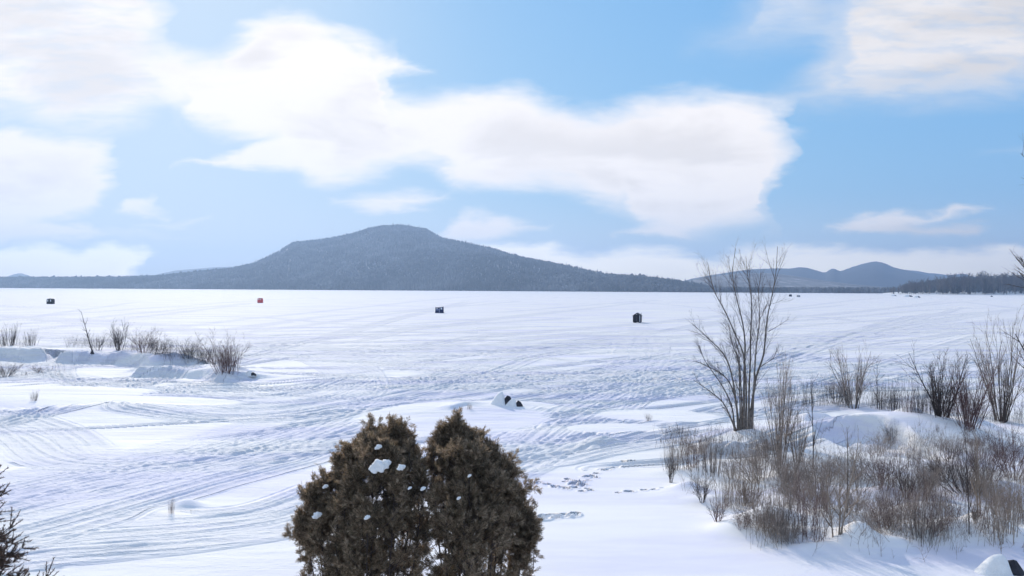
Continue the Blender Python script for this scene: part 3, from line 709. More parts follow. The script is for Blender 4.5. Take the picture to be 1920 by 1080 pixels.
# ---- shrubs and saplings
R_, T_, D_, K_ = (BARK_RED, BARK_RED), (BARK_TAN, BARK_TAN), (BARK_DARK, BARK_TWIG), (BARK, BARK_THICK)
for a in [
 # spit on the left
 ('bare_shrub', 'stems', 20, 648, 600, 'thin upright shrub on the far left end of the snowbank', 'shrub', D_, None, .9),
 ('bare_shrub', 'stems', 58, 648, 612, 'sparse low shrub right of the thin one on the far left snowbank', 'shrub', D_, None, .8),
 ('bare_shrub', 'dense', 182, 657, 622, 'low bushy shrub around the foot of the leaning sapling', 'shrub', D_, None, .9),
 ('bare_shrub', 'vase', 222, 657, 594, 'tallest shrub in the row on the snowbank, right of the leaning sapling', 'shrub', D_, None, 1.0),
 ('bare_shrub', 'dense', 270, 662, 612, 'shrub on the snowbank between the tallest one and the rounded one', 'shrub', R_, None, .95),
 ('bare_shrub', 'dense', 300, 664, 626, 'small rounded shrub at the right end of the row on the snowbank', 'shrub', D_, None, 1.1),
 ('bare_shrub', 'dense', 352, 674, 634, 'open low shrub alone just left of the densest shrub', 'shrub', D_, None, 1.2),
 ('bare_shrub', 'dense', 384, 680, 642, 'small shrub squeezed against the left side of the densest shrub', 'shrub', D_, None, .8),
 ('bare_shrub', 'dense', 418, 697, 622, 'densest dark shrub at the right end of the spit', 'shrub', R_, None, .85),
 ('bare_shrub', 'stems', 430, 699, 640, 'upright reddish stems growing through the right side of the densest shrub', 'shrub', R_, None, .8),
 ('bare_shrub', 'dense', 10, 706, 678, 'low dark brush at the left edge below the snowbank', 'shrub', D_, None, 1.6),
 ('bare_shrub', 'dense', 72, 698, 686, 'tiny reddish brush tuft in the hollow below the snowbank', 'shrub', R_, None, 1.6),
 ('dry_weed', 'stems', 66, 752, 728, 'tuft of thin dry weed alone in the smooth snow on the left', 'weed', K_, None, .8),
 ('bare_shrub', 'stems', 322, 962, 928, 'short twig clump beside two small snow humps in the lower left', 'shrub', R_, None, .45),
 # behind the plowed mound on the right
 ('bare_shrub', 'dense', 1568, 757, 700, 'dark rounded bush left of the tall shrub behind the snow mound', 'shrub', D_, None, .62),
 ('bare_shrub', 'dense', 1590, 760, 712, 'small dark bush at the foot of the tall shrub behind the snow mound', 'shrub', D_, None, .55),
 ('tall_shrub', 'vase', 1602, 765, 628, 'tall narrow vase-shaped shrub behind the left part of the snow mound', 'shrub', K_, None, .75),
 ('sapling', 'sapling', 1645, 766, 662, 'single thin sapling behind the middle of the snow mound', 'sapling', D_, None, .8),
 ('bare_shrub', 'stems', 1652, 768, 714, 'short stems at the foot of the single thin sapling', 'shrub', D_, None, .5),
 ('bare_shrub', 'stems', 1676, 770, 718, 'first clump of the low upright row behind the snow mound', 'shrub', D_, 'low upright stems behind the snow mound', .5),
 ('bare_shrub', 'stems', 1704, 773, 720, 'middle clump of the low upright row behind the snow mound', 'shrub', R_, 'low upright stems behind the snow mound', .5),
 ('bare_shrub', 'stems', 1728, 775, 716, 'clump of the low upright row touching the wide spreading shrub', 'shrub', D_, 'low upright stems behind the snow mound', .5),
 ('tall_shrub', 'vase', 1762, 781, 636, 'wide spreading shrub with many trunks behind the right part of the snow mound', 'shrub', D_, None, .95),
 ('bare_shrub', 'stems', 1764, 782, 706, 'thick bunch of stems inside the foot of the wide spreading shrub', 'shrub', D_, None, .7),
 ('tall_shrub', 'vase', 1818, 800, 650, 'bushy shrub between the wide spreading one and the tallest right-hand clump', 'shrub', R_, None, .8),
 ('bare_shrub', 'dense', 1815, 806, 718, 'tangled low bush under the bushy shrub near the right edge', 'shrub', R_, None, .75),
 ('tall_shrub', 'vase', 1878, 790, 588, 'tallest clump of slender trunks near the right edge', 'shrub', K_, None, .62),
 ('tall_shrub', 'stems', 1880, 792, 640, 'straight dark stems in the heart of the tallest right-hand clump', 'shrub', D_, None, .3),
 ('bare_shrub', 'vase', 1945, 800, 690, 'shrub cut by the right edge, beside the tallest clump', 'shrub', D_, None, .8),
 # thicket
 ('tall_shrub', 'vase', 1462, 872, 662, 'tall airy shrub just right of the tall bare tree', 'shrub', K_, None, .5),
 ('bare_shrub', 'dense', 1440, 858, 770, 'bush at the right foot of the tall bare tree', 'shrub', K_, None, .7),
 ('bare_shrub', 'vase', 1496, 868, 740, 'open shrub between the airy shrub and the snow hollow', 'shrub', K_, None, .6),
 ('sapling', 'sapling', 1524, 880, 690, 'thin upright sapling in front of the left rim of the snow hollow', 'sapling', D_, None, .6),
 ('sapling', 'sapling', 1588, 962, 772, 'thin straight sapling standing in front of the snow hollow', 'sapling', K_, None, .8),
 ('sapling', 'twin', 1570, 1005, 800, 'tan twin-stemmed sapling in the middle of the thicket', 'sapling', T_, None, .9),
 ('bare_shrub', 'dense', 1672, 835, 792, 'small grey bush in the right part of the snow hollow', 'shrub', D_, None, .6),
 ('bare_shrub', 'vase', 1258, 905, 842, 'dark shrub alone at the left tip of the thicket', 'shrub', D_, None, .7),
 ('bare_shrub', 'stems', 1262, 880, 826, 'low tufted shrub behind the left tip of the thicket', 'shrub', K_, None, .9),
 ('bare_shrub', 'stems', 1300, 878, 812, 'upright brown stems on the left flank of the thicket', 'shrub', R_, None, .8),
 ('bare_shrub', 'stems', 1335, 888, 806, 'brown stem clump below the shaded snow beside the tall tree', 'shrub', K_, None, .8),
 ('bare_shrub', 'vase', 1318, 942, 880, 'shrub springing from a dark hollow at the lower left of the thicket', 'shrub', D_, None, .9),
 ('bare_shrub', 'stems', 1362, 950, 850, 'dense bunch of pale upright stems in the left half of the thicket', 'shrub', T_, None, .6),
 ('bare_shrub', 'stems', 1398, 948, 846, 'second bunch of pale upright stems, right of the densest pale bunch', 'shrub', T_, None, .6),
 ('bare_shrub', 'vase', 1345, 978, 925, 'low spreading shrub at the front left edge of the thicket', 'shrub', R_, None, 1.2),
 ('bare_shrub', 'dense', 1390, 990, 952, 'small twiggy tuft with brown leaves at the front of the thicket', 'shrub', R_, None, 1.0),
 ('bare_shrub', 'weeping', 1420, 905, 822, 'arching shrub leaning left under the tall bare tree', 'shrub', K_, None, .6),
 ('bare_shrub', 'dense', 1480, 925, 830, 'broad grey-brown bush in the centre left of the thicket', 'shrub', K_, None, .8),
 ('bare_shrub', 'dense', 1540, 930, 838, 'broad bush left of the straight sapling in front of the hollow', 'shrub', K_, None, .8),
 ('bare_shrub', 'stems', 1462, 1005, 880, 'upright stems at the front of the thicket below the broad grey-brown bush', 'shrub', K_, None, .6),
 ('bare_shrub', 'stems', 1515, 1010, 870, 'brown upright stems at the front left of the twin-stemmed sapling', 'shrub', R_, None, .6),
 ('bare_shrub', 'dense', 1652, 915, 838, 'reddish fan-shaped bush below the snow hollow', 'shrub', R_, None, .8),
 ('bare_shrub', 'dense', 1610, 925, 850, 'grey bush right behind the straight sapling', 'shrub', K_, None, .8),
 ('bare_shrub', 'dense', 1655, 990, 925, 'reddish tangled bush low in the middle of the thicket', 'shrub', R_, None, 1.0),
 ('bare_shrub', 'weeping', 1810, 925, 828, 'dark shrub bent heavily to the left in the right half of the thicket', 'shrub', D_, None, .8),
 ('bare_shrub', 'weeping', 1770, 905, 836, 'dark leaning shrub left of the heavier bent one', 'shrub', D_, None, .8),
 ('bare_shrub', 'vase', 1700, 935, 868, 'small forked shrub on open snow between the bent shrub and the reddish bush', 'shrub', D_, None, .9),
 ('bare_shrub', 'dense', 1745, 1000, 945, 'dark red tangle at the lower front of the thicket', 'shrub', R_, None, 1.2),
 ('bare_shrub', 'stems', 1725, 1010, 900, 'thin upright stems behind the dark red tangle', 'shrub', K_, None, .7),
 ('sapling', 'sapling', 1817, 1004, 700, 'tall dark sapling with a thick stem in the right foreground', 'sapling', D_, None, .42),
 ('sapling', 'twin', 1836, 960, 800, 'three pale slender stems rising from a snow hump', 'sapling', T_, None, .7),
 ('bare_shrub', 'dense', 1850, 905, 790, 'tangled bush behind the three pale stems', 'shrub', R_, None, .7),
 ('bare_shrub', 'dense', 1905, 900, 770, 'large brown bush at the right edge of the thicket', 'shrub', R_, None, .7),
 ('bare_shrub', 'stems', 1890, 1000, 850, 'tan upright stems in the lower right corner of the thicket', 'shrub', T_, None, .6),
 ('bare_shrub', 'stems', 1930, 985, 860, 'stems cut by the right edge in the lower right corner', 'shrub', T_, None, .6),
 ('bare_shrub', 'dense', 1780, 862, 800, 'bush on the right shoulder of the snow mound', 'shrub', K_, None, .8),
 ('dry_weed', 'stems', 1758, 812, 790, 'pair of dark weed stalks on the smooth snow right of the hollow', 'weed', D_, None, .35),
 ('dry_weed', 'stems', 1215, 790, 772, 'thin weed tuft on the snow left of the tall bare tree', 'weed', K_, None, 1.0),
 ('dry_weed', 'stems', 880, 768, 752, 'sparse weed stalks on the low drift left of the snow-capped boulders', 'weed', T_, None, .9),
]:
    name, kind, u, v, top, lab, cat, mm, grp, wide = a
    plant(name, kind, u, v, top, lab, cat, mm, grp, wide)

def leaning_sapling():
    p = ground_at(173, 658); rg = np.random.RandomState(8); out = []
    Hh = 75 / F * p.y; prm = [(8, .02, .0, (14, 18), 40, .22), (5, .09, .05, (2, 4), 34, .45), (3, .1, .02, (0, 0), 30, .4)]
    grow(rg, (0, 0, -.1), (-.32, .05, 1), Hh * 1.06, .06, 0, out, prm)
    r = plant_from(out, 'sapling', BARK_DARK, BARK_TWIG, p); tag(r, 'sapling leaning left on the snowbank, taller than the shrubs around it', 'sapling')
leaning_sapling()

# ---- undergrowth nobody could count
def undergrowth(name, region, n, hr, mats_, label, seed, lean=.35):
    rg = np.random.RandomState(seed); chains = []
    # cast a few hundred sight lines, then scatter stems around each landing point
    for _ in range(n // 9):
        u, v = region(rg); p = ground_at(u, v); m = rg.randint(5, 13)
        for k in range(m):
            x, y = p.x + rg.normal(0, .22), p.y + rg.normal(0, .22); h = rg.uniform(*hr); a = rg.uniform(0, 6.3); s = lean * rg.rand() ** .7
            d = np.array([math.cos(a) * s, math.sin(a) * s, 1.]); d /= np.linalg.norm(d); q = np.array([x, y, gz(x, y) - .05]); pts = [q]
            for i in range(4): d = unit(d + rg.normal(0, .07, 3)); pts.append(pts[-1] + d * h / 4)
            r = rg.uniform(.0028, .0055); chains.append((np.array(pts), r * (1 - .7 * np.linspace(0, 1, 5))))
            for j in range(rg.randint(1, 5)):
                i = rg.randint(1, 4); dd = unit(d + rg.normal(0, .45, 3)); b = pts[i]; l = h * rg.uniform(.2, .5)
                chains.append((np.array([b, b + dd * l * .5, b + unit(dd + rg.normal(0, .2, 3)) * l]), r * np.array([.7, .5, .25])))
    V, Fq = tubes(chains, 3); o = obj(name, mesh_np(name, V, [Fq]), mats_); tag(o, label, 'brush', kind='stuff')
def reg_main(rg):
    while True:
        u, v = rg.uniform(1235, 1935), rg.uniform(835, 1035)
        edge = 1240 + max(0, v - 870) * 1.05
        if u < edge + 60 * rg.rand() ** 2: continue
        if 1545 < u < 1700 and v < 848: continue
        if v > 985 and rg.rand() < (v - 985) / 50: continue
        if rg.rand() < 3.2 * (vnoise(np.array([u / 42.]), np.array([v / 17.]), 3)[0] - .38): return u, v
def reg_back(rg):
    return rg.uniform(1560, 1935), rg.uniform(770, 800) if rg.rand() < .5 else rg.uniform(820, 850)
undergrowth('dry_undergrowth', reg_main, 2900, (.2, .75), BARK_THICK, 'tangle of thin dry stems filling the snowy thicket on the right', 31, .9)
undergrowth('tan_undergrowth', reg_main, 1500, (.4, 1.2), BARK_TAN, 'pale tan grass-like stems scattered through the thicket', 32, .2)
undergrowth('red_undergrowth', lambda rg: (rg.uniform(1640, 1935), rg.uniform(845, 1000)), 900, (.3, .9), BARK_RED, 'reddish brown twigs thickening the right half of the thicket', 33)
undergrowth('bank_stubble', lambda rg: (lambda u: (u, 648 + max(0, u - 200) * .16 + rg.uniform(-3, 5)))(rg.choice([rg.uniform(-60, 60), rg.uniform(125, 325), rg.uniform(125, 325), rg.uniform(335, 440)])), 1500, (.4, 1.3), BARK_DARK, 'thin stubble poking from the crest of the left snowbank', 34)
undergrowth('bank_brush', lambda rg: (lambda u: (u, 757 + max(0, u - 1600) * .11 + rg.uniform(-4, 6)))(rg.choice([rg.uniform(1430, 1600), rg.uniform(1600, 1940), rg.uniform(1640, 1800)])), 1300, (.5, 1.9), BARK_DARK, 'line of thin upright brush behind the snow mound on the right', 37, .3)
undergrowth('hollow_stubble', lambda rg: (rg.uniform(-60, 110), rg.uniform(682, 706)), 420, (.1, .4), BARK_RED, 'low brown stubble in the hollow below the left snowbank', 35)
undergrowth('slope_stubble', lambda rg: (rg.uniform(1240, 1420), rg.uniform(806, 860)), 700, (.15, .5), BARK_TWIG, 'thin stubble on the snow at the foot of the tall bare tree', 36)

def thicket_brush():
    rg = np.random.RandomState(77); chains = []
    for k in range(26):
        u, v = reg_main(rg); p = ground_at(u, v); kind = ('dense', 'vase', 'weeping', 'dense')[rg.randint(4)]; src = KINDS[kind][rg.randint(len(KINDS[kind]))]
        h = rg.uniform(.45, 1.25); a = rg.uniform(0, 6.3) if kind != 'weeping' else rg.uniform(-.5, .5); ca, sa = math.cos(a), math.sin(a); R = np.array([[ca, sa, 0], [-sa, ca, 0], [0, 0, 1]])
        pick = rg.rand()
        for l, q, r in src:
            if l == 2 and rg.rand() < .45: continue
            chains.append(((q * h) @ R + np.array(p), np.maximum(r * h * .8, .0022)))
    V, Fq = tubes(chains, 3); o = obj('thicket_brush', mesh_np('thicket_brush', V, [Fq]), BARK_THICK); tag(o, 'grey-brown mass of interwoven bare brush between the larger shrubs of the thicket', 'brush', kind='stuff')
thicket_brush()

# ---- cedars in the foreground
def foliage_mat(name, cols, tr=.5):
    m = tree_mat(name, cols); t = m.node_tree; T = NT(t); b = [n for n in t.nodes if n.type == 'BSDF_PRINCIPLED'][0]; o = [n for n in t.nodes if n.type == 'OUTPUT_MATERIAL'][0]
    tr_ = T.n('ShaderNodeBsdfTranslucent'); mx = T.n('ShaderNodeMixShader'); mx.inputs[0].default_value = tr
    t.links.new(b.inputs['Base Color'].links[0].from_socket, tr_.inputs[0]); t.links.new(b.outputs[0], mx.inputs[1]); t.links.new(tr_.outputs[0], mx.inputs[2]); t.links.new(mx.outputs[0], o.inputs[0])
    return m
CEDAR = foliage_mat('cedar_foliage', [(.10, .082, .052), (.18, .145, .088), (.27, .20, .13), (.37, .27, .19), (.49, .39, .29)])
SPRUCE = foliage_mat('spruce_needles', [(.03, .03, .022), (.055, .05, .038), (.10, .07, .06)])
def spray(k=3, L=.11, seed=0):
    """one flat cedar spray: tapering leaflets off a little axis"""
    rg = np.random.RandomState(seed); V, Fc = [], []
    def leaf(p, d, l, w):
        d = unit(np.array(d)); s = np.array([-d[1], d[0], 0]) * w; n = len(V); p = np.array(p)
        V.extend([p, p + d * l * .5 + s, p + d * l, p + d * l * .5 - s]); Fc.append((n, n + 1, n + 2, n + 3))
    for i in range(k):
        t = (i + .4) / k
        for sg in (-1, 1): leaf((0, t * L * .75, .008 * rg.randn()), (sg * rg.uniform(.5, .9), 1, .25 * rg.randn()), L * (.62 - .3 * t) * rg.uniform(.7, 1.4), .0062)
    leaf((0, 0, 0), (0, 1, 0), L * 1.25, .006)
    return np.array(V), np.array(Fc)
SPR = [spray(3, .115, s) for s in range(4)]
def scatter_sprays(P, Dn, scale, rg):
    """P points, Dn pointing directions"""
    Vs, Fs, off = [], [], 0; pick = rg.randint(0, 4, len(P))
    for s in range(4):
        k = np.nonzero(pick == s)[0]; V, Fc = SPR[s]; m = len(k)
        if not m: continue
        d = Dn[k] / np.linalg.norm(Dn[k], axis=1, keepdims=True); r = rg.normal(0, 1, (m, 3)); a = np.cross(d, r); a /= np.linalg.norm(a, axis=1, keepdims=True); b = np.cross(a, d)
        W = P[k][:, None] + scale[k][:, None, None] * (V[None, :, 0:1] * a[:, None] + V[None, :, 1:2] * d[:, None] + V[None, :, 2:3] * b[:, None])
        Vs.append(W.reshape(-1, 3)); Fs.append((Fc[None] + (np.arange(m) * len(V))[:, None, None]).reshape(-1, 4) + off); off += m * len(V)
    return np.concatenate(Vs), np.concatenate(Fs)
def blob(c, r, seed, flat=.6):
    rg = np.random.RandomState(seed); import bmesh
    bm = bmesh.new(); bmesh.ops.create_icosphere(bm, subdivisions=3, radius=1); ph = rg.uniform(0, 6, 6)
    vs = []
    for v in bm.verts:
        x, y, z = v.co; f = 1 + .16 * math.sin(3 * x + ph[0]) * math.sin(3 * y + 2 * z + ph[1]) + .12 * math.sin(6 * z + ph[2] + 4 * x) + .08 * math.sin(9 * y + ph[3])
        vs.append((c[0] + x * r * f, c[1] + y * r * f, c[2] + z * r * f * flat))
    fs = [tuple(v.index for v in f.verts) for f in bm.faces]; bm.free(); return vs, fs

def cedar(leaders, D0, seed, label, clumps, trunks, tips=()):
    tips = [(u, v + 3, .12, dy, -1) for u, v, dy in tips]
    rg = np.random.RandomState(seed)
    u0 = np.mean([l[0] for l in leaders]); d = ray(u0, 1080); bx = d.x * D0; base = Vector((bx, D0, gz(bx, D0)))
    root = empty('cedar_tree', base); Ps, Ds, Sc, limbs = [], [], [], []
    for u, v, rad, dy, lo in leaders + tips:                     # pointed plumes that make the ragged outline
        outer = lo > 0 and dy > -.35
        if outer: rad *= .58; v += rg.uniform(-14, 16)
        dd = ray(u, v); D = D0 + dy; top = np.array([dd.x * D, D, H + dd.z * D]) - np.array(base); bot = lo if lo > 0 else top[2] - .9
        q = np.array([[top[0] * .25, top[1] * .6, .2], [top[0] * .7, top[1] * .9, bot + .3], [top[0] * .93, top[1], (bot + top[2]) * .6], top - np.array([0, 0, .05])]); q = smooth_poly(q, 4)
        if lo > 0: limbs.append((q, .022 * (1 - .9 * np.linspace(0, 1, len(q)))))
        else: limbs.append((np.array([[top[0] * .97, top[1], bot], [top[0] * .99, top[1], bot + .45], top - np.array([0, 0, .04])]), np.array([.008, .005, .002])))
        nb = int(15 * (top[2] - bot) * (rad / .4) ** 1.3) if lo > 0 else 32
        for _ in range(nb):                                # boughs sweeping out and up
            t = rg.rand() ** .75; prof = min(1, (1 - t) * (1.7 if outer else 2.3) + .08) ** (1.0 if outer else .8) * (.5 + .5 * min(1, t / .15)); L = rad * prof * 1.1 * rg.uniform(.3, 1.25)
            if rg.rand() < .17: L = L * 1.3 + .16
            z = bot + (top[2] - bot) * t - .15; a = rg.uniform(0, 6.3)
            ax = np.array([top[0] * (.74 + .24 * t), top[1] * (.8 + .2 * t), z]); d = np.array([math.cos(a), math.sin(a), .1 + .9 * t + rg.normal(0, .25)]); pts = [ax]
            for i in range(4): d = unit(d + rg.normal(0, .10, 3) + [0, 0, .16]); pts.append(pts[-1] + d * L / 3.4)
            pts = np.array(pts); limbs.append((pts, .007 * (1 - .7 * np.linspace(0, 1, 5))))
            if rg.rand() < .15: continue
            for j in range(rg.randint(7, 11)):
                f = rg.uniform(.35, 1.0) * 4; i = min(int(f), 3); p = pts[i] + (pts[i + 1] - pts[i]) * (f - i); dd = unit(pts[i + 1] - pts[i]); sd = unit(dd + rg.normal(0, .5, 3)); l = rg.uniform(.08, .2)
                m = rg.randint(5, 9); tt = rg.rand(m)[:, None]; Ps.append(p + sd * l * tt); Ds.append(sd + rg.normal(0, .38, (m, 3))); Sc.append(rg.uniform(.55, 1.15, m))
    P2, D2, S2 = np.concatenate(Ps), np.concatenate(Ds), np.concatenate(Sc)
    V, Fc = scatter_sprays(P2, D2, S2, rg); obj('foliage', mesh_np('foliage', V, [Fc], False), CEDAR, root)
    V, Fq = tubes(limbs, 4); obj('branches', mesh_np('branches', V, [Fq]), BARK_TWIG, root)
    for x, y, lx in trunks:
        q = smooth_poly(np.array([[x, y, -.15], [x + lx * .3, y, .6], [x + lx * .8, y, 1.4], [x + lx, y, 2.2]]), 4)
        V, Fq = tubes([(q, .06 * (1 - .6 * np.linspace(0, 1, len(q))))], 7); obj('trunk', mesh_np('trunk', V, [Fq]), BARK, root)
    for u, v, r, dy in clumps:
        mb = MB(); dd = ray(u, v); D = D0 + dy; c = Vector((dd.x * D, D, H + dd.z * D)) - base; mb.add(*blob(c, r, int(u), .95)); mb.add(*blob(c + Vector((r * .8, .02, r * .12)), r * .7, int(u) + 1, 1.0)); mb.add(*blob(c + Vector((-r * .6, -.03, -r * .35)), r * .7, int(u) + 2, .8))
        mb.build('snow_clump', SNOWCLUMP, root, smooth=True)
    tag(root, label, 'cedar'); return root
left_leaders = [(745, 790, .34, .1, .9), (708, 796, .34, .3, .9), (680, 806, .36, -.2, .8), (770, 812, .30, .4, .9), (722, 815, .42, -.5, .8), (652, 838, .40, .1, .7), (628, 866, .38, -.2, .6), (700, 850, .5, -.7, .6), (775, 850, .42, -.5, .6), (606, 900, .36, .1, .5), (588, 925, .36, -.1, .45), (645, 920, .45, -.6, .5), (740, 900, .55, -.9, .5), (600, 955, .36, -.4, .4), (690, 950, .5, -1.0, .4), (795, 870, .40, -.6, .6), (788, 822, .3, .2, .9), (800, 850, .3, 0, .7), (578, 985, .36, -.3, .35), (630, 990, .42, -.6, .3)]
right_leaders = [(848, 788, .30, .1, .9), (826, 798, .30, .3, .9), (872, 802, .34, -.1, .9), (895, 816, .32, .2, .8), (855, 830, .44, -.5, .8), (925, 828, .28, .1, .8), (812, 840, .36, -.2, .7), (905, 850, .40, -.4, .6), (938, 864, .34, .1, .6), (950, 900, .34, 0, .5), (880, 890, .52, -.8, .5), (965, 926, .34, .1, .45), (830, 910, .5, -.8, .5), (925, 930, .45, -.6, .45), (985, 955, .30, .1, .5), (870, 960, .5, -1.0, .4)]
cedar(left_leaders, 12.6, 4, 'broad foreground cedar on the left of the pair, carrying the largest snow clump',
      [(710, 874, .105, -1.2), (724, 868, .05, -1.1), (752, 876, .045, -1.2), (709, 838, .04, -.75), (594, 966, .05, -.7), (610, 912, .03, -.6), (688, 970, .03, -1.5), (768, 915, .02, -1.4)], [(-.3, 0, -.25), (.25, .1, .15), (.05, -.2, .05)],
      [(746, 782, .1), (722, 797, 0), (693, 794, .2), (664, 822, -.1), (641, 846, 0), (612, 882, 0), (586, 912, -.1), (560, 950, -.2), (768, 800, .3), (706, 808, -.4), (735, 830, -.6), (660, 880, -.6)])
cedar(right_leaders, 12.6, 5, 'foreground cedar on the right of the pair, with bare stems showing under its foliage',
      [(793, 916, .028, -1.2), (880, 892, .02, -1.3), (860, 934, .022, -1.4)], [(-.3, .1, -.1), (-.1, -.1, .0), (.05, .05, .25), (.5, .1, .3)],
      [(850, 782, .1), (830, 790, .2), (869, 794, 0), (894, 803, .1), (920, 819, 0), (941, 846, .1), (959, 876, 0), (977, 908, .1), (996, 946, 0), (1003, 972, -.1), (815, 812, .1), (880, 830, -.5), (930, 880, -.5)])

# ---- spruce at the lower left corner
def corner_spruce():
    base = Vector((-7.15, 9.6, gz(-7.15, 9.6))); root = empty('spruce_tree', base); rg = np.random.RandomState(9); limbs, P, Dn = [], [], []
    Ht = 3.7
    for k in range(210):
        t = rg.rand(); z = .25 + (Ht - .3) * t; a = rg.uniform(0, 6.3); L = (1 - t) ** .6 * 1.15 + .16; L *= rg.uniform(.75, 1.1)
        d = np.array([math.cos(a), math.sin(a), .25 + .5 * t]); c = np.array([0, 0, z]); pts = [c]
        for i in range(5): d = unit(d + rg.normal(0, .06, 3) + [0, 0, .05]); pts.append(pts[-1] + d * L / 5)
        pts = np.array(pts); limbs.append((pts, .014 * (1 - .75 * np.linspace(0, 1, 6))))
        for i in range(1, 6):
            for sg in range(4):
                side = unit(np.cross(d, rg.normal(0, 1, 3)) + d * .9); l = L * .30 * rg.uniform(.5, 1.1); q = pts[i]; e = q + side * l
                limbs.append((np.array([q, (q + e) / 2, e]), np.array([.006, .005, .003])))
                m = max(3, int(l / .016)); tt = rg.rand(m * 4); P.append(q + (e - q) * tt[:, None]); Dn.append(np.tile(side, (m * 4, 1)) * .9 + rg.normal(0, .55, (m * 4, 3)))
    P, Dn = np.concatenate(P), np.concatenate(Dn); n = len(P); Dn /= np.linalg.norm(Dn, axis=1, keepdims=True)
    s = np.cross(Dn, rg.normal(0, 1, (n, 3))); s /= np.linalg.norm(s, axis=1, keepdims=True); l = rg.uniform(.028, .048, n)[:, None]
    V = np.stack([P - s * .0042, P + s * .0042, P + Dn * l], 1).reshape(-1, 3); Fc = np.arange(n * 3).reshape(-1, 3)
    obj('needles', mesh_np('needles', V, [Fc], False), foliage_mat('brown_needles', [(.05, .04, .03), (.10, .07, .055), (.18, .12, .10)]), root)
    V, Fq = tubes(limbs, 3); obj('branches', mesh_np('branches', V, [Fq]), BARK_DARK, root)
    q = np.array([[0, 0, -.1], [0, 0, 1.2], [0, .02, 2.4], [0, 0, Ht]]); V, Fq = tubes([(q, np.array([.07, .05, .03, .008]))], 7); obj('trunk', mesh_np('trunk', V, [Fq]), BARK_DARK, root)
    tag(root, 'dark spruce in the lower left corner, cut off by the picture edge', 'spruce')
corner_spruce()

